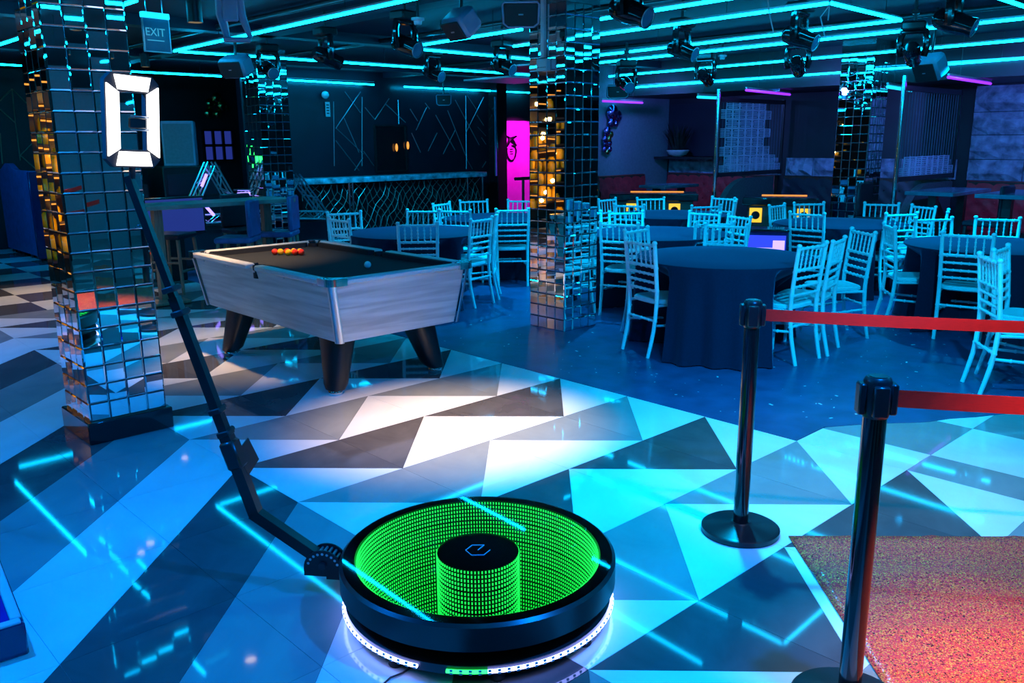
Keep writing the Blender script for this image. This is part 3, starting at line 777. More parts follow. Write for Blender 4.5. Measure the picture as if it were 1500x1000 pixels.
o = b.add(vs_, fs).build('glitter_carpet', 'glitter'); s_ = o.modifiers.new('thickness', 'SOLIDIFY'); s_.thickness = 0.006; s_.offset = -1
tag(o, 'creased orange-red glitter carpet laid over the tiles', 'carpet')

# ------------------------------------------------------------------ chairs
def make_chair(label, group):
    t = thing('chiavari_chair', label, 'chair', (0, 0, 0), 0, group)
    # seat
    b = MB(); n = 28; prof = []
    def outline(sc, z):
        pts = []
        for k in range(n):
            th = 2*PI*k/n; ct, st = math.cos(th), math.sin(th)
            x = 0.195*math.copysign(abs(ct)**0.45, ct); y = 0.195*math.copysign(abs(st)**0.45, st)
            x *= 1.0+0.06*(y/0.195)
            pts.append((x*sc, y*sc, z))
        return pts
    rings = [outline(0.92, 0.415), outline(1.0, 0.425), outline(1.0, 0.445), outline(0.95, 0.455), outline(0.5, 0.448)]
    vs_ = [p for r in rings for p in r]; fs = []
    for r in range(4):
        for k in range(n): fs.append((r*n+k, r*n+(k+1) % n, (r+1)*n+(k+1) % n, (r+1)*n+k))
    fs.append(tuple(range(n))[::-1]); fs.append(tuple(4*n+k for k in range(n)))
    b.add(vs_, fs).build('seat', 'chair', t)
    def turned(p, q, r, nn=14, ringat=(), n_=7):
        p, q = Vector(p), Vector(q); us = [0.0]; 
        for u_ in ringat: us += [u_-0.022, u_, u_+0.022]
        us.append(1.0); us = sorted(us)
        pts = [p.lerp(q, u_) for u_ in us]; rs = [r*(1.42 if any(abs(u_-x) < 1e-6 for x in ringat) else 1.0) for u_ in us]
        return pts, rs
    for s_ in (-1, 1):
        pts = [(s_*0.172, -0.262, 0), (s_*0.174, -0.238, 0.10), (s_*0.176, -0.214, 0.21), (s_*0.177, -0.206, 0.28), (s_*0.1775, -0.204, 0.29), (s_*0.178, -0.203, 0.30), (s_*0.180, -0.195, 0.43), (s_*0.182, -0.198, 0.52), (s_*0.183, -0.200, 0.535), (s_*0.183, -0.201, 0.55), (s_*0.186, -0.216, 0.70), (s_*0.1865, -0.2175, 0.712), (s_*0.187, -0.219, 0.724), (s_*0.190, -0.238, 0.895)]
        rs = [0.0145, 0.0155, 0.0165, 0.0165, 0.0205, 0.0165, 0.017, 0.0165, 0.0205, 0.0165, 0.0165, 0.0205, 0.0165, 0.0155]
        lg = MB().tube(pts, rs, 8).build('leg', 'chair', t)
        MB().ball((s_*0.1905, -0.240, 0.905), 0.0215, 10, 6, sc=(1, 1, 0.85)).build('finial', 'chair', lg)
        pts, rs = turned((s_*0.172, 0.178, 0.0), (s_*0.176, 0.172, 0.425), 0.0145, ringat=(0.62, 0.88))
        MB().tube(pts, rs, 8).build('leg', 'chair', t)
    def xrail(y, z, wdt, r, name, rings=()):
        pts, rs = turned((-wdt, y, z), (wdt, y, z), r, ringat=rings)
        MB().tube(pts, rs, 7).build(name, 'chair', t)
    xrail(-0.237, 0.882, 0.188, 0.0125, 'top_rail', (0.12, 0.31, 0.5, 0.69, 0.88))
    xrail(-0.2185, 0.718, 0.186, 0.0125, 'back_rail', (0.12, 0.31, 0.5, 0.69, 0.88))
    for z, y in ((0.655, -0.2115), (0.592, -0.2055), (0.528, -0.1995)):
        xrail(y, z, 0.183, 0.0105, 'back_rail', (0.1, 0.26, 0.42, 0.58, 0.74, 0.9))
    for k in range(5):
        x = -0.124+0.062*k
        pts, rs = turned((x, -0.2185, 0.722), (x, -0.236, 0.878), 0.0075, ringat=(0.28, 0.5, 0.72))
        MB().tube(pts, [r*1.15 if r > 0.008 else r for r in rs], 6).build('spindle', 'chair', t)
    xrail(-0.207, 0.292, 0.177, 0.0105, 'stretcher', (0.2, 0.5, 0.8)); xrail(0.174, 0.27, 0.173, 0.0105, 'stretcher', (0.2, 0.5, 0.8))
    for s_ in (-1, 1):
        pts, rs = turned((s_*0.176, -0.212, 0.255), (s_*0.174, 0.175, 0.22), 0.0105, ringat=(0.3, 0.7)); MB().tube(pts, rs, 7).build('stretcher', 'chair', t)
        b = MB().tube([(s_*0.180, -0.19, 0.41), (s_*0.176, 0.17, 0.41)], 0.012, 7).build('apron', 'chair', t)
    return t
TAB = {'T1': (6.02, 3.86), 'T2': (8.30, 2.60), 'T3': (7.11, 5.36), 'T4': (9.02, 6.60), 'T5': (5.49, 7.29), 'T6': (7.27, 7.90), 'T7': (9.32, 4.50), 'T8': (6.86, 1.05)}
TDESC = {'T1': 'the table behind the far stanchion', 'T2': 'the table behind the red belt', 'T3': 'the table beside the centre pillar', 'T4': 'the table by the games table', 'T5': 'the table beside the pool table', 'T6': 'the table before the magenta door', 'T7': 'the table before the far pillar', 'T8': 'the table nearest the red belts'}
CH = [('T1', (914, 350), (962, 357)), ('T1', (918, 338), (946, 333)), ('T3', (892, 324.5), (946, 326)), ('T3', (1006.5, 325), (1060, 325)), ('T1', (1033, 328), (1096, 330.5)), ('T1', (1155, 361), (1203.6, 354)), ('T1', (1216, 354), (1242, 348)), ('T1', (1253, 335.5), (1277, 341)),
      ('T2', (1293.5, 327), (1313, 333.6)), ('T7', (1294, 313), (1345, 312)), ('T2', (1342.5, 320), (1393.5, 319)), ('T7', (1387, 311), (1391, 307)), ('T7', (1336, 300), (1371, 303.5)), ('T2', (1430, 318.5), (1494, 320)), ('T2', (1389, 339), (1463, 342.5)), ('T8', (1457, 366), (1475.6, 360)), ('T8', (1436.6, 372), (1463.6, 382.5)),
      ('T7', (1131.4, 301), (1145, 299)), ('T7', (1167.5, 297.5), (1203, 296.8)), ('T7', (1179, 309), (1220, 311)), ('T7', (1269.5, 297.5), (1314, 298)),
      ('T4', (1049.6, 288.7), (1070, 290)), ('T4', (1074, 295.5), (1082, 293)), ('T3', (1072, 315), (1095, 317.5)), ('T3', (1012.5, 310), (1053, 312.4)), ('T4', (998.6, 300), (1039, 299)), ('T4', (937, 290.7), (972.6, 290)), ('T4', (920, 298.5), (957, 299)), ('T3', (897, 310.6), (937, 310)), ('T4', (881.7, 292), (896.7, 290.7)), ('T3', (840, 311), (875.6, 310)),
      ('T5', (486.4, 311), (521.5, 310.7)), ('T5', (478, 320), (515, 321.5)), ('T5', (585, 327), (637.6, 326.4)), ('T5', (600, 307.5), (640, 308)), ('T6', (637.6, 298.6), (655, 296.7)), ('T6', (641.7, 307.5), (691, 308)), ('T6', (677, 294), (710.6, 293)), ('T5', (687.6, 321.5), (710.6, 318.8)), ('T5', (723.5, 316), (732, 312)), ('T6', (725, 305), (768, 304.5)), ('T6', (747, 293), (783, 293))]
TABLE_R = 0.71
proto = None
placed = []
for tk, a, b_ in CH:
    p, q = at(*a, 0.905), at(*b_, 0.905); mid = (p+q)/2; tc = Vector((*TAB[tk], 0)); mid.z = 0; rad = mid-tc
    if rad.length < TABLE_R+0.045: mid = tc+rad.normalized()*(TABLE_R+0.045)
    d = Vector((tc.x-mid.x, tc.y-mid.y)); th_t = math.atan2(d.y, d.x)
    e = Vector((q.x-p.x, q.y-p.y)); n1 = math.atan2(e.x, -e.y)                # normal of the back
    df = (n1-th_t+PI) % (2*PI)-PI
    if abs(df) > PI/2: n1 += PI; df = (n1-th_t+PI) % (2*PI)-PI
    th = th_t+max(-0.5, min(0.5, df*0.7))
    f = Vector((math.cos(th), math.sin(th)))
    loc = Vector((mid.x+f.x*0.24, mid.y+f.y*0.24, 0.003))
    placed.append((tk, loc, th, p, q, mid))
LAND = {'the bar': (9, 12.3), 'the pool table': (3.4, 5.7), 'the centre pillar': (5.7, 5.36), 'the red belts': (4.5, 0.8), 'the planter booth': (12.5, 8.6), 'the magenta door': (12.3, 13), 'the far pillar': (11, 5.15), 'the photo booth': (1.9, 2.2), 'the stage truss': (5.6, 12), 'the stone wall': (12.7, 3.2), 'the grey wall': (11.4, 9.4), 'the mirrored plinth pillar': (1.7, 5.3), 'the entrance': (6.5, -3)}
used_l = {}
for tk, loc, th, p, q, mid in placed:
    tx_, ty_ = TAB[tk]; az = math.atan2(mid.y-ty_, mid.x-tx_)
    best = sorted(LAND, key=lambda n_: abs((math.atan2(LAND[n_][1]-ty_, LAND[n_][0]-tx_)-az+PI) % (2*PI)-PI))
    lm = next(n_ for n_ in best if (tk, n_) not in used_l); used_l[(tk, lm)] = 1
    lab = 'pale spindle-back chair at '+TDESC[tk]+', towards '+lm; grp = 'chairs at '+TDESC[tk]
    if proto is None:
        proto = make_chair(lab, grp); proto.location = loc; proto.rotation_euler = (0, 0, th-PI/2)
    else:
        dup(proto, loc, th-PI/2, lab, grp)

# ------------------------------------------------------------------ draped round tables
def cloth_mesh(R, seed, pushed=()):
    # pushed: (azimuth, inner radius) of the chairs tucked under the table, which hold the cloth back
    rg = random.Random(seed); n = 180; ph = [rg.uniform(0, 6.28) for _ in range(4)]; nf = rg.choice([21, 23, 25])
    prof = [(0.0, 0.752), (R*0.5, 0.752), (R*0.97, 0.752), (R+0.002, 0.748), (R+0.008, 0.735), (R+0.012, 0.70), (R+0.018, 0.62), (R+0.026, 0.5), (R+0.036, 0.36), (R+0.046, 0.2), (R+0.060, 0.08), (R+0.075, 0.012)]
    vs_ = []; fs = []
    for i, (r, z) in enumerate(prof):
        drop = max(0.0, (0.735-z)/0.735)
        for k in range(n):
            th = 2*PI*k/n
            wv = (math.sin(nf*th+ph[0]+0.8*math.sin(2*th+ph[1]))*0.6+math.sin((nf//2)*th+ph[2])*0.4)
            rr = r+0.055*drop**0.7*wv
            for az, rin in pushed:
                da = abs((th-az+PI) % (2*PI)-PI)
                wgt = max(0.0, min(1.0, (0.52-da)/0.16)); wgt = wgt*wgt*(3-2*wgt)
                fall = max(0.0, min(1.0, (0.74-z)/0.22))
                if rr > rin: rr = rr+(rin-rr)*wgt*fall
            vs_.append((rr*math.cos(th), rr*math.sin(th), z))
    for i in range(len(prof)-1):
        for k in range(n): fs.append((i*n+k, i*n+(k+1) % n, (i+1)*n+(k+1) % n, (i+1)*n+k))
    return MB().add(vs_, fs)
for k, (tk, (x, y)) in enumerate(TAB.items()):
    push = []
    for tk2, loc, th, *_ in placed:
        dx, dy = loc.x-x, loc.y-y; dd = math.hypot(dx, dy)
        if dd < 1.1: push.append((math.atan2(dy, dx), max(0.30, dd-0.235)))
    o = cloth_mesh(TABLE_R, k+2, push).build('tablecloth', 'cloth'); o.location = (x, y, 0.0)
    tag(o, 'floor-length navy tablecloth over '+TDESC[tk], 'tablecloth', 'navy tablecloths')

# ------------------------------------------------------------------ moving heads and added fill spots
def moving_head_proto():
    t = thing('moving_head', 'x', 'stage light', (0, 0, 0), 0, 'moving head lights under the ceiling')
    MB().box((0, 0, 0.225), (0.20, 0.17, 0.075), b=0.015).build('base_box', 'black_satin', t)
    b = MB(); b.tube([(0, 0, 0.26), (0, 0, 0.45)], 0.014, 8); b.box((0, 0, 0.345), (0.06, 0.05, 0.04), b=0.006); b.build('hook_clamp', 'dark_steel', t)
    for s_ in (-1, 1):
        b = MB(); b.tube([(s_*0.085, 0, 0.19), (s_*0.108, 0, 0.12), (s_*0.106, 0, 0.02), (s_*0.095, 0, -0.03)], [0.030, 0.028, 0.030, 0.026], 8)
        b.build('yoke_arm', 'black_gloss', t)
    b = MB(); b.box((0, 0, 0.175), (0.21, 0.085, 0.035), b=0.012); b.build('yoke_bridge', 'black_gloss', t)
    rx = Matrix.Rotation(PI/2+0.35, 4, 'X')
    hd = MB().lathe([(0.0, -0.13), (0.045, -0.128), (0.068, -0.10), (0.074, -0.03), (0.070, 0.05), (0.062, 0.11), (0.066, 0.135), (0.066, 0.15)], 24, mtx=rx, cap=False).build('lamp_head', 'black_gloss', t)
    MB().lathe([(0.0655, 0.148), (0.058, 0.152), (0.056, 0.144)], 24, mtx=rx, cap=False).build('lens_ring', 'alu', hd)
    MB().lathe([(0.0, 0.150), (0.03, 0.148), (0.056, 0.142)], 24, mtx=rx, cap=False).build('lens', 'sign_panel', hd)
    return t
mh0 = moving_head_proto(); first = True
MH = [((394, 102), 2.45, 0.6, 'moving head hanging before the mirrored pillar near the truss triangles'),
      ((478, 84), 2.45, 2.2, 'moving head with dangling cable ends, above the bar table'),
      ((594, 66), 2.45, 0.9, 'moving head at the meeting point of two light tubes'),
      ((634, 107), 2.45, 0.9, 'small moving head above the bar counter'),
      ((736, 97), 2.45, 0.9, 'moving head above the white ceiling panel'),
      ((921, 17), 2.45, 0.85, 'large moving head right beside the centre mirrored pillar'),
      ((998, 73), 2.45, 0.85, 'moving head between the tubes over the middle table'),
      ((917, 123), 2.30, 0.2, 'moving head above the black speaker on the soffit'),
      ((1033, 112), 2.40, 2.6, 'moving head pointing aside near the smoke detector'),
      ((1170, 55), 2.45, 0.85, 'moving head hanging under the bright tube corner'),
      ((1168, 96), 2.40, 2.7, 'moving head hanging above the right exit sign'),
      ((1396, 32), 2.45, 0.85, 'large moving head over the table crossed by the red belt'),
      ((1336, 78), 2.40, 2.6, 'moving head beside the blue speaker')]
for k, (p_, z, rz, lab) in enumerate(MH):
    p = at(*p_, z)
    if first:
        mh0.location = p; mh0.rotation_euler = (0, 0, rz-YAW); mh0['label'] = lab; o = mh0; first = False
    else: o = dup(mh0, p, rz-YAW, lab)
# carrying pipes
for k, x in enumerate((4.06, 6.02, 8.7)):
    b = MB().tube([(x, -1.0, CEIL-0.06), (x, 11.5, CEIL-0.06)], 0.025, 10).build('light_pipe', 'dark_steel')
    tag(b, ['steel pipe carrying the moving heads over the pool table', 'steel pipe carrying the moving heads over the middle tables', 'steel pipe carrying the moving heads before the booths'][k], 'pipe', 'ceiling pipes')

# added fill spots near the ceiling, without fixtures: cyan, deeper blue and violet
CY = (0.0, 0.50, 1.0); BL = (0.0, 0.20, 1.0); VI = (0.10, 0.18, 1.0)
for nm, loc, tgt, col, pw, ang in [
        ('fill_pool', (3.6, 2.3, 2.40), (3.8, 2.0, 0), CY, 480, 120),
        ('fill_tiles', (2.2, 0.6, 2.45), (2.4, 2.2, 0), BL, 420, 130),
        ('fill_entry', (0.3, 3.6, 2.45), (0.6, 3.2, 0), BL, 330, 130),
        ('fill_left', (0.4, 8.0, 2.45), (0.4, 8.0, 0), (0.06, 0.25, 1.0), 330, 130),
        ('fill_tables', (6.5, 3.5, 2.40), (6.5, 3.4, 0), CY, 420, 110),
        ('fill_middle', (6.9, 5.6, 2.40), (6.9, 5.6, 0), CY, 380, 110),
        ('fill_front', (4.3, 1.2, 2.40), (6.4, 3.0, 0.5), CY, 460, 90),
        ('fill_back', (6.6, 7.6, 2.40), (6.5, 7.6, 0), CY, 420, 120),
        ('fill_booth', (8.9, 3.2, 2.40), (8.9, 3.3, 0), CY, 420, 120),
        ('fill_far', (9.1, 6.2, 2.40), (9.1, 6.3, 0), CY, 400, 120),
        ('fill_bar', (7.2, 10.6, 2.45), (8.6, 12.2, 0.9), CY, 200, 120),
        ('fill_stage', (4.4, 10.2, 2.45), (5.2, 11.3, 0.8), CY, 130, 110),
        ('fill_partition', (1.9, 13.2, 2.45), (3.6, 14.6, 0.7), (0.0, 0.32, 1.0), 130, 90),
        ('fill_wall', (10.2, 5.6, 2.30), (12.7, 5.6, 1.3), VI, 130, 130),
        ('fill_stone', (10.2, 3.0, 2.30), (12.7, 3.8, 1.4), VI, 170, 110),
        ('fill_alcove', (10.4, 8.4, 2.30), (12.5, 9.0, 1.5), VI, 100, 120)]:
    spot(nm, loc, tgt, col, pw*FILL, ang, 0.9, 0.035)

# warm ceiling downlights
def downlight(p, label, tgt, power, ang=70, drop=0.16):
    t = thing('downlight', label, 'downlight', p, 0, 'warm ceiling downlights')
    MB().lathe([(0.05, 0.0), (0.052, 0.0), (0.052, drop), (0.0, drop)], 24, cap=False).build('can', 'black_satin', t)
    MB().lathe([(0.0, 0.012), (0.048, 0.012)], 24, cap=False).build('bulb', 'lamp_warm', t)
    MB().tube([(0, 0, drop), (0, 0, CEIL-p[2])], 0.010, 8).build('stem', 'dark_steel', t)
    spot('downlight_beam', Vector(p)+Vector((0, 0, -0.01)), tgt, (1.0, 0.62, 0.30), power, ang, 1.0, 0.05)
downlight((3.35, 3.55, 2.62), 'warm downlight over the tiles in front of the pool table', (3.15, 3.85, 0), 760, 47)
downlight((3.05, 0.75, 2.62), 'added unseen warm downlight to redden the belts', (3.70, 1.30, 1.0), 105, 54)  # added out of view only to bring out the red of the belts
downlight((2.7, 0.2, 2.62), 'warm downlight over the glitter carpet', (2.62, 0.35, 0), 400, 46)
p = at(286, 33, 2.5); downlight(p, 'warm can downlight hanging on a stem beside the left exit sign', Vector((3.0, 6.45, 0.8)), 330, 62)
p = at(213, 98, 2.62); downlight(p, 'warm downlight above the frame light, beyond the first pillar', Vector((2.2, 10.2, 0)), 520, 62)

# ------------------------------------------------------------------ hanging speakers
def speaker(p, d, rz, tilt, mat, grille, label, rim=None):
    t = thing('speaker', label, 'speaker', p, rz, 'speakers under the ceiling')
    R_ = Matrix.Rotation(tilt, 4, 'X')
    MB().box((0, 0, 0), d, R_, b=min(d)*0.16).build('cabinet', mat, t)
    MB().box((0, -d[1]/2-0.004, 0), (d[0]*0.86, 0.012, d[2]*0.82), R_, b=0.005).build('grille', grille, t)
    if rim:
        w2, h2 = d[0]*0.47, d[2]*0.45; y = -d[1]/2-0.008
        pts = [(-w2, y, h2*0.8), (-w2*0.9, y, h2), (w2*0.9, y, h2), (w2, y, h2*0.8), (w2*0.95, y, -h2*0.7), (w2*0.7, y, -h2), (-w2*0.7, y, -h2), (-w2*0.95, y, -h2*0.7), (-w2, y, h2*0.8)]
        MB().tube(pts, 0.007, 6, mtx=R_).build('rim', rim, t)
    MB().box((0, -d[1]/2-0.012, 0), (0.03, 0.004, 0.008), R_).build('badge', 'alu', t)
    b = MB(); b.tube([(0, 0, d[2]/2-0.02), (0, 0.02, CEIL-p[2])], 0.014, 8); b.build('bracket', 'dark_steel', t)
def facecam(p): return math.atan2(-p[1], -p[0])+PI/2
p = at(676, 34, 2.43); speaker(p, (0.21, 0.17, 0.16), facecam(p)-0.9, 0.7, 'speaker_blue', 'black_matte', 'blue-lit speaker tilted over the pool table')
p = at(763, 21, 2.45); speaker(p, (0.24, 0.16, 0.16), facecam(p), 0.15, 'black_satin', 'black_matte', 'black speaker with a glowing blue rim beside the conduit', 'speaker_blue')
p = at(346, 97, 2.45); speaker(p, (0.30, 0.22, 0.20), facecam(p)-0.6, 0.4, 'speaker_blue', 'black_matte', 'pale blue speaker hung beside the mirrored pillar near the stage')
p = at(650, 146, 2.30); speaker(p, (0.24, 0.16, 0.17), facecam(p), 0.1, 'black_satin', 'black_matte', 'small dark speaker over the bar', 'speaker_blue')
p = at(905, 134, 2.30); speaker(p, (0.30, 0.2, 0.17), facecam(p), 0.1, 'black_satin', 'black_matte', 'dark speaker above the plain grey wall', 'speaker_blue')
p = at(1363, 98, 2.33); speaker(p, (0.26, 0.2, 0.22), facecam(p)-0.6, 0.6, 'speaker_blue', 'black_matte', 'deep blue speaker tilted over the booths next to a moving head')
p = at(338, 26, 2.50); t = thing('projector_bracket', 'grey curved bracket arm hanging from the ceiling beside the downlight', 'bracket', p, facecam(p))
b = MB(); b.tube([(-0.03, 0, -0.14), (-0.06, 0, 0.02), (-0.05, 0, 0.30)], [0.02, 0.035, 0.04], 8); b.build('arm', 'speaker_blue', t)
b = MB(); b.tube([(0.12, 0, -0.13), (0.07, 0, 0.02), (0.05, 0, 0.30)], [0.016, 0.03, 0.03], 8); b.build('arm', 'speaker_blue', t)
MB().box((0.0, -0.02, 0.06), (0.10, 0.05, 0.17), b=0.01).build('housing', 'speaker_blue', t)
MB().box((0.03, 0, -0.14), (0.18, 0.07, 0.03), b=0.008).build('foot_plate', 'speaker_blue', t)

# exit signs
def text_mesh(txt, size, mat, parent, name='lettering'):
    cu = bpy.data.curves.new(name, 'FONT'); cu.body = txt; cu.size = size; cu.align_x = 'CENTER'; cu.align_y = 'CENTER'; cu.extrude = 0.001
    o = bpy.data.objects.new(name, cu); C.objects.link(o)
    dg = bpy.context.evaluated_depsgraph_get(); me = bpy.data.meshes.new_from_object(o.evaluated_get(dg))
    bpy.data.objects.remove(o); me.materials.clear(); me.materials.append(M[mat])
    return put(name, me, parent)
def exit_sign(p, wd, ht, rz, label):
    t = thing('exit_sign', label, 'sign', p, rz, 'hanging exit signs')
    MB().box((0, 0, ht/2-0.02), (wd, 0.045, 0.04), b=0.005).build('lamp_bar', 'led_cyan_soft', t)
    MB().box((0, 0, -0.02), (wd, 0.010, ht-0.04)).build('panel', 'sign_panel', t, False)
    b = MB()
    for s_ in (-1, 1): b.box((s_*(wd/2-0.004), 0, -0.02), (0.008, 0.016, ht-0.04))
    b.box((0, 0, -ht/2+0.004), (wd, 0.016, 0.008)); b.build('edge', 'alu', t, False)
    tx = text_mesh('EXIT', wd*0.36, 'sign_glow', t); tx.location = (-wd*0.06, -0.008, 0.0); tx.rotation_euler = (PI/2, 0, 0)
    b = MB(); b.box((-wd*0.06, -0.007, -ht*0.2), (wd*0.62, 0.002, 0.006)); b.build('underline', 'sign_glow', t, False)
    for s_ in (-1, 1): MB().tube([(s_*wd*0.3, 0, ht/2-0.01), (s_*wd*0.3, 0, CEIL-p[2])], 0.004, 6).build('hanger', 'alu', t)
p = at(229, 48, 2.45); exit_sign(p, 0.21, 0.27, facecam(p)+0.55, 'edge-lit exit sign hanging beside the first mirrored pillar')
p = at(1130, 126, 2.40); exit_sign(p, 0.27, 0.15, facecam(p)-0.5, 'edge-lit exit sign hanging over the violet neon tube')
# small ceiling pieces
for px, lab in (((612, 30), 'white smoke detector next to the tilted blue speaker'), ((1058, 83), 'blue-lit smoke detector between light tubes')):
    p = at(*px, 2.62); t = thing('smoke_detector', lab, 'detector', p)
    MB().lathe([(0.022, -0.035), (0.03, -0.03), (0.034, -0.005), (0.052, 0.0), (0.052, 0.02), (0.0, 0.02)], 20, cap=False).build('body', 'white_plastic', t)
    MB().tube([(0, 0, 0.018), (0, 0, CEIL-p.z)], 0.012, 8).build('stem', 'dark_steel', t)
p = at(752, 117, 2.55); t = thing('ceiling_panel', 'pale square ceiling panel hanging before the bar column', 'panel', p)
MB().box((0, 0, 0), (1.05, 1.05, 0.03), b=0.006).build('board', 'white_plastic', t)
for sx in (-0.4, 0.4):
    for sy in (-0.4, 0.4): MB().tube([(sx, sy, 0.01), (sx, sy, CEIL-p.z)], 0.004, 6).build('hanger', 'dark_steel', t)
for pts in ([(1125, 0), (1127, 20), (1133, 47)], [(1215, 8), (1202, 25), (1208, 53)], [(1215, 8), (1213, 30)]):
    q = [at(pts[0][0], pts[0][1], 2.63)]; d0 = q[0]
    for x_, y_ in pts[1:]:
        dd = ray(x_, y_); tt = d0.xy.length/dd.xy.length; q.append(Vector((dd.x*tt, dd.y*tt, CAM_H+dd.z*tt)))
    q = [Vector((q[0].x, q[0].y, CEIL))]+q
    tag(MB().tube(q, 0.005, 6).build('loose_wire', 'white_plastic'), 'loose pale wire dangling near the bright tube corner', 'wire', 'loose wires under the ceiling')
# slatted grille
gr = thing('ceiling_grille', 'slatted grey ceiling grille beside the first mirrored pillar', 'grille', (1.2, 6.6, 2.78))
for k in range(12): MB().box((0.06*k-0.5, 0, 0), (0.025, 1.6, 0.05)).build('slat', 'white_plastic', gr, False)

# ------------------------------------------------------------------ bar
bx0, bx1, by = 7.05, 10.95, 12.30
t = thing('bar_counter', 'long bar with a pale marble top and a wire-net front', 'bar', ((bx0+bx1)/2, by, 0))
L_ = bx1-bx0
MB().box((0, 0.18, 1.06), (L_, 0.42, 0.09), b=0.008).build('counter_top', 'marble_bar', t)
MB().box((0, 0.25, 0.52), (L_-0.1, 0.26, 1.02)).build('body', 'black_gloss', t, False)
b = MB(); rg = random.Random(11)
for sg in (-1, 1):
    for k in range(-6, 34):
        x0_ = -L_/2+k*0.14; pts = []
        for j in range(9):
            zz = 0.06+0.93*j/8; xx = x0_+sg*0.62*(j/8-0.5)+0.035*math.sin(j*1.7+k*sg)+rg.uniform(-0.02, 0.02)
            if abs(xx) < L_/2-0.03: pts.append((xx, 0.105+0.012*math.sin(j*2+k), zz))
        if len(pts) > 2: b.tube(pts, 0.0055, 5)
o = b.build('wire_net', 'wire', t); o['kind'] = 'stuff'
for px in (511, 516, 684, 706):
    q = onY(px, 290, by+0.08); MB().tube([(q.x-(bx0+bx1)/2, 0.055, 0.02), (q.x-(bx0+bx1)/2, 0.055, 1.01)], 0.02, 10).build('front_post', 'chrome', t)
MB().box((0, 0.02, 0.12), (L_, 0.03, 0.03), b=0.006).build('foot_rail', 'chrome', t)
t = thing('bar_column', 'dark column with a pale lit edge at the end of the bar', 'column', (11.72, 12.80, 0))
MB().box((0, 0, CEIL/2), (0.26, 0.26, CEIL), b=0.01).build('shaft', 'black_gloss', t)
MB().box((-0.15, -0.10, 1.75), (0.03, 0.03, 1.5)).build('edge_trim', 'sign_panel', t, False)
# metal lines on the bar wall and back wall
SEG = [((205, 65), (310, 205)), ((310, 65), (145, 310)), ((320, 100), (320, 560)), ((130, 130), (135, 560)), ((145, 390), (300, 590)), ((150, 310), (330, 480)), ((330, 460), (400, 560)), ((270, 590), (325, 505)), ((200, 240), (300, 470)), ((340, 170), (405, 250)), ((405, 250), (500, 110)), ((480, 150), (610, 270)), ((560, 120), (565, 280)), ((640, 180), (690, 260)), ((750, 170), (680, 320)), ((810, 220), (940, 455)), ((890, 190), (1010, 490)), ((940, 120), (1100, 420)), ((1020, 90), (1080, 180)), ((1130, 100), (1015, 330)), ((1085, 220), (1130, 290)), ((1090, 300), (1145, 360)), ((1115, 370), (1145, 415)), ((940, 320), (860, 480)), ((820, 340), (760, 460)), ((650, 340), (710, 470)), ((1010, 90), (1015, 580)), ((1015, 510), (1055, 580)), ((1145, 530), (1120, 570)), ((740, 140), (770, 180))]
for a, b_ in SEG:
    p, q = onY(460+a[0]/4.546, 120+a[1]/4.546, 13.04), onY(460+b_[0]/4.546, 120+b_[1]/4.546, 13.04)
    if min(p.x, q.x) < 6.55 or max(p.x, q.x) > 11.68:
        p = onY(460+a[0]/4.546, 120+a[1]/4.546, 13.04); p.x = min(max(p.x, 6.55), 11.68); q.x = min(max(q.x, 6.55), 11.68)
    if (p-q).length < 0.05: continue
    MB().tube([p, q], 0.009, 4).build('metal_line', 'strip_metal', wall_bar, False)
SEG2 = [((70, 520), (0, 590)), ((70, 520), (160, 610)), ((70, 520), (90, 720)), ((90, 720), (0, 640)), ((90, 720), (120, 940)), ((120, 910), (200, 830)), ((120, 910), (210, 990)), ((0, 780), (15, 960))]
for a, b_ in SEG2:
    p, q = onY(a[0]/4, a[1]/4, 15.98), onY(b_[0]/4, b_[1]/4, 15.98)
    MB().tube([p, q], 0.010, 4).build('metal_line', 'wood_leg', wall_back, False)
# serving window and wall lamps in the bar wall
p, q = onY(548, 184, 13.03), onY(596, 250, 13.03)
wn = MB().box(((p.x+q.x)/2, 13.035, (p.z+q.z)/2), (q.x-p.x, 0.02, p.z-q.z)).build('window_1', 'black_gloss', None, False); struct(wn, 'dark glass serving window in the bar wall')
b = MB(); cx_, cz_ = (p.x+q.x)/2, (p.z+q.z)/2
fw_, fh_ = (q.x-p.x)/2, (p.z-q.z)/2
for s_ in (-1, 1):
    MB().box((cx_+s_*fw_, 13.02, cz_), (0.03, 0.04, 2*fh_)).build('window_frame', 'black_satin', wn, False); MB().box((cx_, 13.02, cz_+s_*fh_), (2*fw_, 0.04, 0.03)).build('window_frame', 'black_satin', wn, False)
for px, py, lab in ((581, 216, 'thin amber wall lamp inside the serving window'), (597.5, 213, 'round amber wall lamp at the edge of the serving window')):
    q = onY(px, py, 12.98); o = thing('wall_lamp', lab, 'lamp', q); MB().ball((0, 0, 0), 0.035, 12, 8, sc=(0.7, 0.7, 2.0)).build('bulb', 'glow_amber', o); MB().tube([(0, 0, -0.08), (0, 0.07, -0.10)], 0.012, 6).build('bracket', 'dark_steel', o)
q = onY(480, 160, 13.02); o = thing('wall_notice', 'small pale printed notice on the bar wall', 'notice', q)
MB().box((0, 0, 0), (0.09, 0.008, 0.24)).build('sheet', 'white_plastic', o, False)
for k in range(4): MB().box((0, -0.006, 0.07-0.045*k), (0.05, 0.003, 0.018)).build('print_block', 'black_matte', o, False)
q = onY(476.5, 139, 12.98); o = thing('emergency_light', 'round pale wall light at the top of the bar wall', 'light', q); MB().ball((0, 0, 0), 0.07, 14, 8, sc=(1, 0.7, 0.9)).build('globe', 'white_plastic', o); MB().box((0, 0.06, 0), (0.06, 0.06, 0.06)).build('mount', 'dark_steel', o)

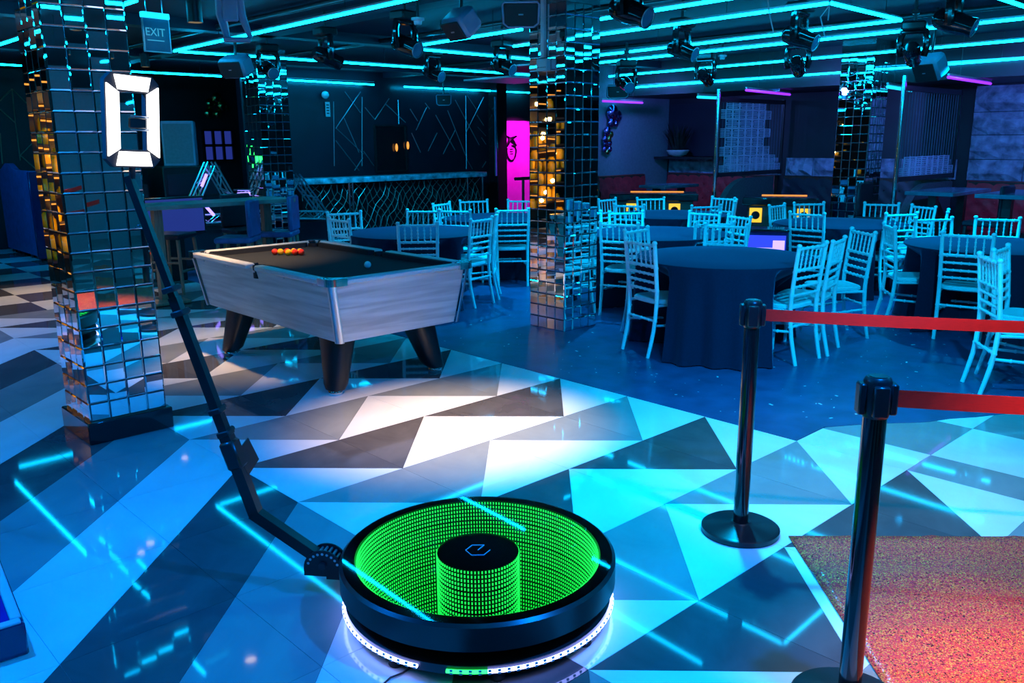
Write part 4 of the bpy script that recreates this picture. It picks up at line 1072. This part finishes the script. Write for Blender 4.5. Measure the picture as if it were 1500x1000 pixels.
# ------------------------------------------------------------------ magenta door
p, q = onY(735, 178, 12.98), onY(774, 178, 12.98)
dw = q.x-p.x
dr = struct(MB().box(((p.x+q.x)/2, 12.97, 1.03), (dw, 0.05, 2.06), b=0.006).build('door_1', 'door_pink'), 'magenta-lit door with a dark crest')
b = MB(); cc = onY(749, 217, 12.94)
for k in range(3):
    s_ = 0.9+0.0*k
cr = MB()
cr.tube([cc+Vector((0.13*math.cos(a), 0, 0.15*math.sin(a)-0.04-(0.06 if a > PI else 0)*abs(math.sin(a)))) for a in [PI*0.9+2*PI*0.8*k/14 for k in range(15)]], 0.02, 6)
cr.tube([cc+Vector((0.15, 0, 0.24)), cc+Vector((-0.05, 0, 0.17)), cc+Vector((-0.13, 0, 0.03))], [0.015, 0.05, 0.02], 6)
cr.tube([cc+Vector((-0.13, 0, 0.24)), cc+Vector((0.02, 0, 0.15)), cc+Vector((0.14, 0, 0.05))], [0.015, 0.045, 0.02], 6)
cr.build('crest', 'black_gloss', dr)
cr = MB()
for k in range(3): cr.box((cc.x, cc.y, cc.z-0.02-0.045*k), (0.08, 0.02, 0.014))
cr.build('crest_mark', 'black_gloss', dr, False)
for s_ in (p.x-0.05, q.x+0.05): MB().box((s_, 12.96, 1.06), (0.09, 0.1, 2.14)).build('door_frame', 'black_satin', dr, False)
spot('door_lamp', ((p.x+q.x)/2, 11.9, 2.3), ((p.x+q.x)/2, 12.95, 1.2), (1.0, 0.02, 0.85), 210, 76, 0.3, 0.04)
t = thing('corridor_barrier', 'dark steel barrier rail across the corridor by the magenta door', 'barrier', (11.6, 11.4, 0))
for s_ in (-0.55, 0.55): MB().tube([(s_, 0, 0), (s_, 0, 1.02)], 0.025, 10).build('post', 'dark_steel', t)
MB().tube([(-0.75, 0, 1.0), (0.75, 0, 1.0)], 0.03, 10).build('top_rail', 'dark_steel', t)
MB().box((0.35, 0, 0.5), (0.6, 0.04, 0.72), b=0.006).build('infill', 'black_gloss', t)

# ------------------------------------------------------------------ booth row
rg = random.Random(5)
def stone_block(cx, cy, cz, lx, ly, lz, parent, axis):
    # rock-faced block: front face bulges irregularly
    n, m_ = 4, 3; vs_ = []; fs = []
    for j in range(m_+1):
        for i in range(n+1):
            u_, v_ = i/n-0.5, j/m_-0.5; ed = i in (0, n) or j in (0, m_)
            dpt = rg.uniform(0.0, 0.015) if ed else rg.uniform(0.03, 0.09)
            vs_.append((cx-dpt, cy+u_*ly*0.985, cz+v_*lz*0.975))
    for j in range(m_):
        for i in range(n):
            k = j*(n+1)+i; fs.append((k, k+1, k+n+2, k+n+1))
    o_ = len(vs_)
    vs_ += [(cx+0.02, cy-ly/2*0.985, cz-lz/2*0.975), (cx+0.02, cy+ly/2*0.985, cz-lz/2*0.975), (cx+0.02, cy+ly/2*0.985, cz+lz/2*0.975), (cx+0.02, cy-ly/2*0.985, cz+lz/2*0.975)]
    fs += [tuple(range(n+1))+(o_+1, o_), tuple(m_*(n+1)+k for k in range(n+1))+(o_+2, o_+3), tuple(j*(n+1) for j in range(m_+1))+(o_+3, o_), tuple(j*(n+1)+n for j in range(m_+1))+(o_+2, o_+1), (o_, o_+1, o_+2, o_+3)]
    MB().add(vs_, fs).build('stone', 'stone', parent, False)
zrow = 1.10
for r, hh in enumerate((0.28, 0.32, 0.30, 0.34)):
    y = 4.40
    while y > 1.2:
        ln = rg.uniform(0.42, 0.85); ln = min(ln, y-1.0)
        stone_block(XR-0.02, y-ln/2, zrow+hh/2, 0, ln, hh, wall_right, 'x'); y -= ln
    zrow += hh
for y0, y1 in ((7.12, 4.54), (9.40, 7.20)):
    y = y0
    while y > y1+0.1:
        ln = min(rg.uniform(0.45, 0.85), y-y1); stone_block(XR-0.02, y-ln/2, 1.24, 0, ln, 0.28, wall_right, 'x'); y -= ln
# recess with planter
MB().box((XR-0.02, 8.45, 1.83), (0.06, 1.9, 0.88)).build('recess_panel', 'wall_panel', wall_right, False)
q = onX(985, 232, 12.55); t = thing('planter', 'spiky dark plant in a pale bowl on the stone ledge', 'plant', (12.46, (q.y+8.85)/2, 1.385))
MB().lathe([(0.05, 0.0), (0.15, 0.03), (0.20, 0.10), (0.19, 0.11), (0.0, 0.09)], 24, cap=False).build('bowl', 'glaze', t)
rp_ = random.Random(9)
for k in range(46):
    a = rp_.uniform(0, 2*PI); sp_ = rp_.uniform(0.12, 0.40); hh = rp_.uniform(0.28, 0.52)
    dx, dy = min(0.12, math.cos(a)*sp_), math.sin(a)*sp_
    p0_, p1_, p2_ = Vector((dx*0.25, dy*0.25, 0.08)), Vector((dx*0.6, dy*0.6, 0.08+hh*0.6)), Vector((dx, dy, 0.08+hh))
    sd = Vector((-dy, dx, 0)); sd = sd.normalized()*0.02 if sd.length > 1e-6 else Vector((0.011, 0, 0))
    MB().add([p0_-sd, p0_+sd, p1_+sd*0.8, p1_-sd*0.8, p2_, p1_+Vector((0.004, 0.004, -0.004))], [(0, 1, 2, 3), (3, 2, 4), (0, 3, 5), (1, 2, 5)]).build('leaf', 'leaf', t, False)
# ledge that carries the bowl
slab('trim_20', (XR-0.46, 8.2, 1.345), (XR-0.03, 9.4, 1.383), 'black_satin', 'thin dark ledge under the planter')

def booth(x, y, length, along, mat, label):
    # along: 'y' bench against the wall x = const, 'x' bench against the wall y = const
    t = thing('booth_bench', label, 'bench', (x, y, 0), 0 if along == 'y' else PI/2, 'tufted booth benches')
    L_ = length
    MB().box((-0.36, 0, 0.21), (0.52, L_, 0.36), b=0.01).build('plinth', 'wood_dark', t)
    MB().box((-0.36, 0, 0.43), (0.56, L_, 0.12), b=0.03).build('seat_cushion', mat, t)
    # tufted back: puffed grid
    n = max(4, int(L_/0.11)); m_ = 6; vs_ = []; fs = []; nn, mm = n*2, m_*2
    for j in range(mm+1):
        for i in range(nn+1):
            v_ = j/mm; uu = i/nn
            pf = abs(math.sin(PI*uu*n*0.5+ (PI/2 if (j//2) % 2 else 0)))*0.028*math.sin(PI*min(1, v_*1.02))
            vs_.append((-0.10-pf-0.05*(1-v_), -L_/2+L_*uu, 0.47+0.63*v_))
    for j in range(mm):
        for i in range(nn): k = j*(nn+1)+i; fs.append((k, k+1, k+nn+2, k+nn+1))
    bk = MB().add(vs_, fs).build('tufted_back', mat, t)
    MB().box((-0.055, 0, 0.78), (0.10, L_, 0.64), b=0.01).build('back_board', 'wood_dark', t)
    b_ = MB().ball((0, 0, 0), 0.012, 8, 5).mesh('button', mat)
    for j in range(1, 5):
        for i in range(1, int(L_/0.22)):
            put('button', b_, bk, (-0.115-0.05*(1-j/5.5), -L_/2+0.22*i+(0.11 if j % 2 else 0)*0.9, 0.47+0.63*j/5.5))
    return t
booth(XR-0.01, 8.30, 2.1, 'y', 'leather_red', 'red tufted booth bench under the planter')
booth(XR-0.01, 5.84, 2.5, 'y', 'leather_dark', 'dark tufted booth bench behind the glowing games table and far pillar')
booth(XR-0.01, 2.9, 2.9, 'y', 'leather_red', 'red tufted booth bench under the rough stone wall')
booth(11.36, 9.43, 1.2, 'x', 'leather_red', 'dark red tufted booth bench against the plain grey wall')
for y, lab in ((7.15, 'rounded green-grey booth end panel below the patterned screen'), (4.49, 'rounded green-grey booth end panel below the slatted screen')):
    t = thing('booth_end', lab, 'booth panel', (11.75, y, 0), 0, 'booth end panels')
    poly = [(-0.85, 0.0), (0.60, 0.0), (0.60, 1.10)]+[(-0.15-0.70*math.sin(PI/2*k/10), 0.50+0.60*math.cos(PI/2*k/10)) for k in range(11)]
    MB().prism(poly, -0.05, 0.05, Matrix.Rotation(PI/2, 4, 'X')).build('panel', 'fabric_green', t)
    MB().box((-0.1, 0, 0.05), (1.45, 0.11, 0.1)).build('kick_board', 'wood_dark', t, False)

# patterned privacy screens
def screen(y, x0, x1, z0, z1, label, dense):
    t = thing('privacy_screen', label, 'screen', ((x0+x1)/2, y, 0), 0, 'privacy screens between booths')
    W_ = x1-x0; H_ = z1-z0; zc = (z0+z1)/2
    for s_ in (-1, 1): MB().box((s_*W_/2, 0, zc), (0.04, 0.05, H_+0.08)).build('frame_stile', 'black_satin', t, False)
    for s_ in (-1, 1): MB().box((0, 0, zc+s_*H_/2), (W_, 0.05, 0.06)).build('frame_rail', 'black_satin', t, False)
    MB().tube([(-W_/2-0.05, -0.02, 0.0), (-W_/2-0.05, -0.02, z1+0.14)], 0.028, 10).build('post', 'chrome', t)
    n = 22; bm_ = MB().box((0, 0.006, zc), (0.008, 0.008, H_)).mesh('slat', 'screen_dim', False)
    for k in range(n): put('slat', bm_, t, (-W_/2+W_*(k+0.5)/n, 0, 0))
    rows_ = range(8) if dense else range(2)
    pitch = W_/5.0; cell = H_/8
    for iy in rows_:
        zz = z0+cell*(iy+0.5)
        for ix in range(-1, 6):
            xx = -W_/2+pitch*(ix+0.5+(0.5 if iy % 2 else 0))
            if abs(xx) > W_/2-0.12 or (dense and iy > 1 and xx > W_*0.28): continue
            b = MB()
            for s_ in (-1, 1):
                for q_, hw in ((0.012, 0.13), (0.036, 0.10), (0.058, 0.13)):
                    for e_ in (-1, 1): b.box((xx+e_*(hw*0.5+0.022), -0.004, zz+s_*q_), (hw, 0.010, 0.013))
                b.box((xx+s_*0.165, -0.004, zz), (0.016, 0.010, 0.13))
            b.box((xx, -0.004, zz), (0.018, 0.010, 0.14))
            b.build('fret', 'screen', t, False)
    return t
screen(7.15, 10.82, 12.60, 1.17, 2.22, 'patterned fretwork screen standing beside the planter recess', True)
screen(4.49, 10.66, 12.44, 1.18, 2.25, 'slatted screen standing beside the rough stone wall', False)

# wall ornaments
def foil_bundle(c_, spots, label):
    t = thing('foil_ornament', label, 'ornament', c_, 0, 'shiny foil ornaments')
    for dx, dz, r, mt in spots:
        MB().ball((dx, 0, dz), r, 10, 7, sc=(1, 0.6, 1)).build('foil_ball', mt, t)
    return t
q = onY(897, 172, 9.36)
foil_bundle(q, [(0.0, 0.08, 0.13, 'foil_purple'), (0.13, 0.02, 0.10, 'foil_purple'), (-0.02, -0.08, 0.08, 'foil_purple'), (-0.12, -0.22, 0.08, 'foil_purple'), (-0.03, -0.27, 0.06, 'foil_gold'), (-0.07, -0.34, 0.05, 'foil_gold'), (-0.17, -0.34, 0.06, 'foil_purple'), (0.10, -0.10, 0.05, 'foil_purple')], 'big shiny purple and gold foil bundle on the plain grey wall')
q = onY(890, 214, 9.38)
foil_bundle(q, [(-0.05, 0.05, 0.06, 'foil_purple'), (0.05, 0.05, 0.055, 'foil_purple'), (-0.07, -0.05, 0.05, 'foil_purple'), (0.06, -0.05, 0.05, 'foil_purple'), (0.0, -0.09, 0.045, 'foil_gold')], 'small shiny purple foil bundle on the plain grey wall')
q = onY(318, 153, 15.9)
foil_bundle(q, [(0, 0.12, 0.10, 'foil_gold'), (-0.13, 0.02, 0.09, 'foil_gold'), (0.10, -0.02, 0.10, 'foil_gold'), (-0.17, -0.16, 0.10, 'foil_gold'), (0.0, -0.17, 0.08, 'foil_gold'), (0.19, -0.06, 0.06, 'foil_gold')], 'gold foil bundle on the dark back wall')

# ------------------------------------------------------------------ games tables
def games_table(p, rz, label, amber, L_=1.25, D_=0.62):
    t = thing('games_table', label, 'games table', (p[0], p[1], 0.003), rz, 'games tables with lit fronts')
    MB().box((0, 0, 0.87), (L_, D_, 0.10), b=0.012).build('top', 'black_gloss', t)
    MB().box((0, 0, 0.66), (L_-0.14, D_-0.10, 0.32), b=0.01).build('cabinet', 'wood_dark', t)
    for sx in (-1, 1):
        for sy in (-1, 1): MB().box((sx*(L_/2-0.12), sy*(D_/2-0.10), 0.25), (0.09, 0.09, 0.50)).build('leg', 'black_satin', t, False)
    b = MB(); 
    for sx in (-1, 1):
        MB().box((sx*0.30, -D_/2+0.045, 0.69), (0.16, 0.012, 0.19), b=0.004).build('lit_panel', 'glow_yellow', t)
        MB().lathe([(0.0, 0.0), (0.055, 0.0), (0.05, 0.012)], 16, mtx=Matrix.Translation((sx*0.30, -D_/2+0.036, 0.69)) @ Matrix.Rotation(PI/2, 4, 'X')).build('dial', 'black_gloss', t)
    MB().box((0.05, D_/2-0.10, 0.926), (L_*0.62, 0.05, 0.007), b=0.002).build('lit_rail', amber, t)
p = at(985, 285, 0.9); games_table((10.15, 7.75), facecam((10.15, 7.75)), 'dark games table with glowing yellow dials below the planter', 'glow_amber')
games_table((10.55, 5.95), facecam((10.55, 5.95)), 'dark games table with glowing yellow dials next to the far mirrored pillar', 'glow_amber', 0.95)
p = at(1115, 334, 0.72); t = thing('arcade_cabinet', 'low cabinet with a glowing blue front between the round tables', 'cabinet', (8.30, 4.83, 0.003), facecam((8.3, 4.83)))
MB().box((0, 0.0, 0.36), (0.46, 0.30, 0.72), b=0.012).build('case', 'blue_case', t)
MB().box((0, -0.155, 0.46), (0.42, 0.012, 0.44)).build('lit_front', 'glow_blue', t, False)
MB().tube([(-0.17, -0.165, 0.54), (0.08, -0.165, 0.54)], 0.012, 8).build('tube', 'glow_violet', t)
MB().box((0.14, -0.165, 0.56), (0.12, 0.006, 0.14), b=0.002).build('lit_patch', 'glow_violet', t)
MB().box((0, 0.0, 0.73), (0.48, 0.32, 0.03), b=0.008).build('lid', 'black_gloss', t)

# high tables and stools by the booths
def high_table(x, y, lx, ly, rz, label, mat='table_slate', leg='dark_steel', h=1.05):
    t = thing('high_table', label, 'table', (x, y, 0.003), rz, 'high bar tables')
    MB().box((0, 0, h-0.02), (lx, ly, 0.045), b=0.006).build('tabletop', mat, t)
    for sx in (-1, 1):
        MB().box((sx*lx*0.36, 0, h/2), (0.09, 0.09, h-0.06)).build('leg', leg, t, False)
        MB().box((sx*lx*0.36, 0, 0.02), (0.40, ly*0.8, 0.03), b=0.006).build('foot_plate', leg, t)
    return t
high_table(11.1, 4.02, 1.25, 0.55, 0.0, 'dark glossy high table near the far mirrored pillar')
high_table(11.05, 3.20, 1.25, 0.60, 0.0, 'dark glossy high table lit pale on top under the stone wall')
high_table(9.95, 2.45, 0.70, 0.60, 0.3, 'small dark high table with a thick pale edge before the red booth')
high_table(11.2, 8.25, 0.9, 0.5, 0.0, 'small high table beside the plain grey wall', h=0.98)
def stool(x, y, rz, label, legm='wood_leg', seatm='leather_dark', back=True, sh=0.74):
    t = thing('bar_stool', label, 'stool', (x, y, 0.003 if x > 4.36 else 0.0), rz, 'bar stools around the high tables')
    MB().box((0, 0, sh-0.03), (0.40, 0.40, 0.06), b=0.015).build('seat', seatm, t)
    for sx in (-1, 1):
        for sy in (-1, 1):
            MB().tube([(sx*0.20, sy*0.20, 0.0), (sx*0.165, sy*0.165, sh-0.06)], [0.018, 0.022], 8).build('leg', legm, t)
    for sx in (-1, 1): MB().tube([(sx*0.188, -0.188, 0.26), (sx*0.188, 0.188, 0.26)], 0.014, 8).build('foot_rail', legm, t)
    for sx in (-1, 1): MB().tube([(-0.182, sx*0.182, 0.36), (0.182, sx*0.182, 0.36)], 0.014, 8).build('foot_rail', legm, t)
    if back:
        MB().box((0, -0.185, sh+0.20), (0.39, 0.05, 0.40), b=0.02).build('backrest', seatm, t)
    return t
stool(10.75, 3.45, 0.0, 'dark bar stool between the two long high tables', 'dark_steel')
stool(10.5, 4.6, PI, 'dark bar stool tucked at the high table by the far pillar', 'dark_steel')
stool(11.0, 2.35, 0.2, 'dark bar stool before the red booth under the stone wall', 'dark_steel')

# bar table with stools by the stage
t = high_table(4.15, 9.20, 1.74, 0.55, 0.0, 'long pale-edged bar table in front of the stage truss', 'wood_top', 'wood_leg')
q = at(252, 341, 0.68); stool(q.x, q.y, 2.2, 'wood-legged bar stool at the near end of the bar table', 'wood_leg', 'leather_dark', False, 0.68)
stool(4.75, 9.72, PI, 'wood-legged bar stool behind the middle of the bar table', 'wood_leg', 'leather_dark', True, 0.68)
q = at(348, 346, 0.68); stool(q.x, q.y, 0.815, 'dark blue backed bar stool in front of the truss triangle', 'wood_leg', 'leather_blue', True, 0.68)
q = at(408, 338, 0.68); stool(q.x, q.y, 0.815, 'dark blue backed bar stool standing before the mirrored stage pillar', 'wood_leg', 'leather_blue', True, 0.68)

# ------------------------------------------------------------------ stage corner
SY = 11.45
t = thing('stage_riser', 'dark low stage block under the truss triangles', 'stage', (5.6, SY+0.55, 0))
MB().box((0, 0, 0.28), (2.8, 1.0, 0.56), b=0.01).build('deck', 'black_satin', t)
MB().box((0, -0.51, 0.28), (2.9, 0.02, 0.46)).build('fascia', 'wall_panel', t, False)
def truss_bar(p, q, parent):
    p, q = Vector(p), Vector(q); d = (q-p).normalized(); sd = Vector((0, 1, 0)); up = d.cross(sd).normalized(); w2 = 0.055
    b = MB()
    for a, c_ in ((-1, -1), (1, -1), (1, 1), (-1, 1)): b.tube([p+sd*a*w2+up*c_*w2, q+sd*a*w2+up*c_*w2], 0.013, 6)
    n = max(3, int((q-p).length/0.14))
    for k in range(n):
        s0, s1 = p.lerp(q, k/n), p.lerp(q, (k+1)/n)
        for a in (-1, 1):
            sg = 1 if k % 2 else -1
            b.tube([s0+sd*a*w2+up*sg*w2, s1+sd*a*w2-up*sg*w2], 0.007, 5)
    return b.build('truss_bar', 'alu', parent)
def tri(apx, lft, rgt, label, lamps):
    A_, B_, D_ = onY(*apx, SY), onY(*lft, SY), onY(*rgt, SY)
    zb = 0.60; B_.z = max(zb, B_.z); D_.z = max(zb, D_.z)
    t = thing('truss_triangle', label, 'truss', (0, 0, 0), 0, 'aluminium truss triangles on the stage'); org = Vector(((B_.x+D_.x)/2, SY, 0)); t.location = org
    for p, q in ((A_, B_), (A_, D_), (B_, D_)): truss_bar(p-org, q-org, t)
    for lp in lamps:
        q = onY(*lp[:2], SY-0.09)-org; a = lp[2]
        MB().tube([q+Vector((0.09*math.cos(a), 0, 0.09*math.sin(a))), q-Vector((0.09*math.cos(a), 0, 0.09*math.sin(a)))], 0.022, 8).build('light_bar', 'glow_violet', t)
tri((307, 240), (272, 322), (352, 318), 'aluminium truss triangle with violet lights behind the bar table', [(299, 264, 1.1), (307, 308, -0.9), (345, 303, -0.6)])
tri((432, 258), (405, 314), (474, 315), 'aluminium truss triangle right of the mirrored stage pillar', [])
t = thing('truss_beam', 'horizontal aluminium truss beam linking the two triangles', 'truss', (0, 0, 0)); p, q = onY(345, 284, SY+0.16), onY(428, 284, SY+0.16); t.location = ((p.x+q.x)/2, SY+0.16, p.z)
off = Vector(t.location); truss_bar(p-off, q-off, t)
q = onY(358, 284, SY+0.08)-off; MB().tube([q+Vector((-0.1, 0, 0)), q+Vector((0.1, 0, 0))], 0.025, 8).build('light_bar', 'glow_violet', t)
for sx in (p.x+0.05, q.x): pass
for x_ in (p.x+0.03, onY(428, 284, SY+0.16).x-0.03): MB().tube([(x_-off.x, 0, -0.05), (x_-off.x, 0, 0.56-off.z)], 0.02, 8).build('post', 'alu', t)
# loudspeaker on cabinet
q0, q1 = onY(252, 175, 13.0), onY(292, 240, 13.0)
t = thing('equipment_cabinet', 'dark equipment cabinet carrying the grey loudspeaker', 'cabinet', (5.55, 13.2, 0))
MB().box((0, 0, 0.67), (0.9, 0.6, 1.34), b=0.015).build('case', 'black_satin', t)
for k in range(3): MB().box((0, -0.305, 0.35+0.36*k), (0.8, 0.012, 0.31), b=0.004).build('drawer', 'wall_panel', t)
t = thing('loudspeaker', 'tall grey loudspeaker box standing on the equipment cabinet', 'speaker', (5.52, 13.2, 1.34))
MB().box((0, 0, 0.33), (0.46, 0.42, 0.66), Matrix.Rotation(-0.5, 4, 'Z'), b=0.012).build('cabinet', 'speaker_blue', t)
MB().box((0, -0.212, 0.33), (0.40, 0.01, 0.58), Matrix.Rotation(-0.5, 4, 'Z')).build('grille', 'wall_grey', t, False)
t = thing('green_glow_stand', 'small tiled stand with added green glow in place of a mirrored column', 'display', (4.55, 13.3, 0))  # tiled stand put in for a far mirrored column that reflects green
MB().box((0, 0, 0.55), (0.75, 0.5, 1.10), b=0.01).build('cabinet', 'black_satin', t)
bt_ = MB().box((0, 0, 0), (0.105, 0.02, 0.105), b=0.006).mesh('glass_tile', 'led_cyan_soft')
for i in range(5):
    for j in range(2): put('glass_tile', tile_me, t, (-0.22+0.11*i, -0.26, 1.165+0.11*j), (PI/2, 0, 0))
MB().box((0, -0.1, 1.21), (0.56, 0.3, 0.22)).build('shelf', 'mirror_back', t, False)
for i in range(3):  # glowing shapes added for the column's green reflection
    o = thing('green_glow', 'added green glow for the reflection in a mirrored column', 'green_glow', (4.38+0.16*i, 13.2, 1.325), 0, 'added green glows on the tiled stand')
    MB().lathe([(0.0, 0.0), (0.035, 0.0), (0.036, 0.17), (0.014, 0.23), (0.014, 0.30), (0.0, 0.30)], 14, cap=False).build('glass', 'led_green', o)
    MB().lathe([(0.016, 0.29), (0.016, 0.325), (0.0, 0.325)], 12, cap=False).build('cap', 'black_satin', o)
t = thing('video_screen', 'violet-blue video screen low behind the bar stools', 'screen', (onY(245, 318, 10.7).x, 10.7, 0))
MB().box((0, 0, 0.80), (0.95, 0.06, 0.46), b=0.008).build('bezel', 'black_satin', t)
MB().box((0, -0.033, 0.80), (0.90, 0.006, 0.41)).build('panel', 'screen_blue', t, False)
MB().box((0, 0.05, 0.29), (0.30, 0.30, 0.58), b=0.01).build('stand', 'black_satin', t)
# window on the back wall
p, q = onY(298, 190, 15.9), onY(345, 235, 15.9)
wn = struct(MB().box(((p.x+q.x)/2, 15.98, (p.z+q.z)/2), (q.x-p.x, 0.03, p.z-q.z)).build('window_2', 'screen_blue', None, False), 'dim blue window in the dark back wall')
for k in range(4): MB().box((p.x+(q.x-p.x)*k/3, 15.95, (p.z+q.z)/2), (0.05, 0.05, p.z-q.z)).build('window_bar', 'black_satin', wn, False)
for k in range(3): MB().box(((p.x+q.x)/2, 15.95, q.z+(p.z-q.z)*k/2), (q.x-p.x, 0.05, 0.05)).build('window_bar', 'black_satin', wn, False)

# high-backed seat partition
t = thing('booth_partition', 'dark blue high-backed booth partition with a wavy top', 'partition', (3.62, 14.75, 0))
poly = []
for k in range(25):
    y = -0.85+1.75*k/24; poly.append((y, 1.30+0.10*0.5*(1+math.cos(min(1, max(-1, (y-0.35)/0.42))*PI))))
poly = [(0.90, 0.06), (-0.85, 0.06)][::-1]+poly[::-1]
MB().prism(poly, -0.045, 0.045, Matrix((((0, 0, 1, 0), (1, 0, 0, 0), (0, 1, 0, 0), (0, 0, 0, 1)))) ).build('padded_panel', 'leather_blue', t)
MB().box((0.0, -0.86, 0.66), (0.16, 0.05, 1.26), b=0.01).build('end_post', 'blue_case', t)
MB().box((0.45, 0.0, 0.40), (0.80, 1.7, 0.14), b=0.03).build('seat_cushion', 'leather_blue', t)
MB().box((0.45, 0.0, 0.19), (0.76, 1.66, 0.26), b=0.01).build('plinth', 'blue_case', t)
for y in (-0.8, -0.3, 0.2, 0.7): MB().lathe([(0.03, 0.0), (0.035, 0.06)], 10, (0.0, y, 0)).build('foot', 'black_satin', t)

# low tray-like case at the left edge
c_ = at(43.7, 958, 0.0); e_ = at(0, 972, 0.0); g_ = at(0, 821, 0.11)
t = thing('tray_case', 'low dark blue glossy tray case with a raised pale rim', 'case', (c_.x, c_.y, 0))
d1 = (e_-c_).normalized(); rz = math.atan2(d1.y, d1.x)
q2 = at(38.5, 908, 0.118); d2 = (g_-q2); d2.z = 0; d2.normalize()
Wc, Dc, Hc = 0.9, 0.75, 0.118
ex, ey = d1, Vector((-d1.y, d1.x, 0)); 
if ey.dot(d2) < 0: ey = -ey
R_ = Matrix((ex, ey, Vector((0, 0, 1)))).transposed().to_4x4()
for nm, cc_, dd_ in (('side', (Wc/2, 0.014, Hc/2), (Wc, 0.028, Hc)), ('side', (Wc/2, Dc-0.014, Hc/2), (Wc, 0.028, Hc)), ('side', (0.014, Dc/2, Hc/2), (0.028, Dc-0.058, Hc)), ('side', (Wc-0.014, Dc/2, Hc/2), (0.028, Dc-0.058, Hc))):
    MB().box(cc_, dd_, R_, b=0.006).build(nm, 'blue_case', t)
for cc_, dd_ in (((Wc/2, 0.022, Hc+0.003), (Wc-0.02, 0.034, 0.012)), ((0.022, Dc/2, Hc+0.003), (0.034, Dc-0.09, 0.012)), ((Wc/2, Dc-0.022, Hc+0.003), (Wc-0.02, 0.034, 0.012))):
    MB().box(cc_, dd_, R_, b=0.004).build('rim', 'white_plastic', t)
MB().box((Wc/2, Dc/2, 0.03), (Wc-0.06, Dc-0.06, 0.05), R_).build('lining', 'blue_inner', t, False)

# amber-lit shelf on the entrance side, seen in the mirror tiles
t = thing('amber_shelf', 'amber-lit shelf of yellow jars on the side wall, seen in the mirror tiles', 'shelf', (-0.6, 11.6, 0), 0)
MB().box((0, 0.18, 1.15), (1.6, 0.04, 2.3)).build('back_panel', 'wood_dark', t, False)
for k in range(6):
    MB().box((0, 0, 0.3+0.36*k), (1.6, 0.34, 0.03)).build('board', 'wood_dark', t, False)
    MB().tube([(-0.75, 0.12, 0.62+0.36*k), (0.75, 0.12, 0.62+0.36*k)], 0.012, 6).build('light_strip', 'glow_amber', t)
for zz in (0.75, 1.5, 2.15): point('shelf_lamp', (-0.6, 11.25, zz), (1.0, 0.55, 0.12), 6, 0.03)
jm = MB().lathe([(0.0, 0.0), (0.07, 0.0), (0.08, 0.05), (0.075, 0.16), (0.05, 0.19), (0.05, 0.21), (0.0, 0.21)], 14, cap=False).mesh('jar', 'ball_yellow')
for k in range(5):
    for i in range(7):
        o = put('jar', jm, None, (-0.6-0.66+0.22*i, 11.55, 0.315+0.36*k)); tag(o, 'yellow jar on the amber-lit shelf', 'jar', 'yellow jars on the amber shelf')
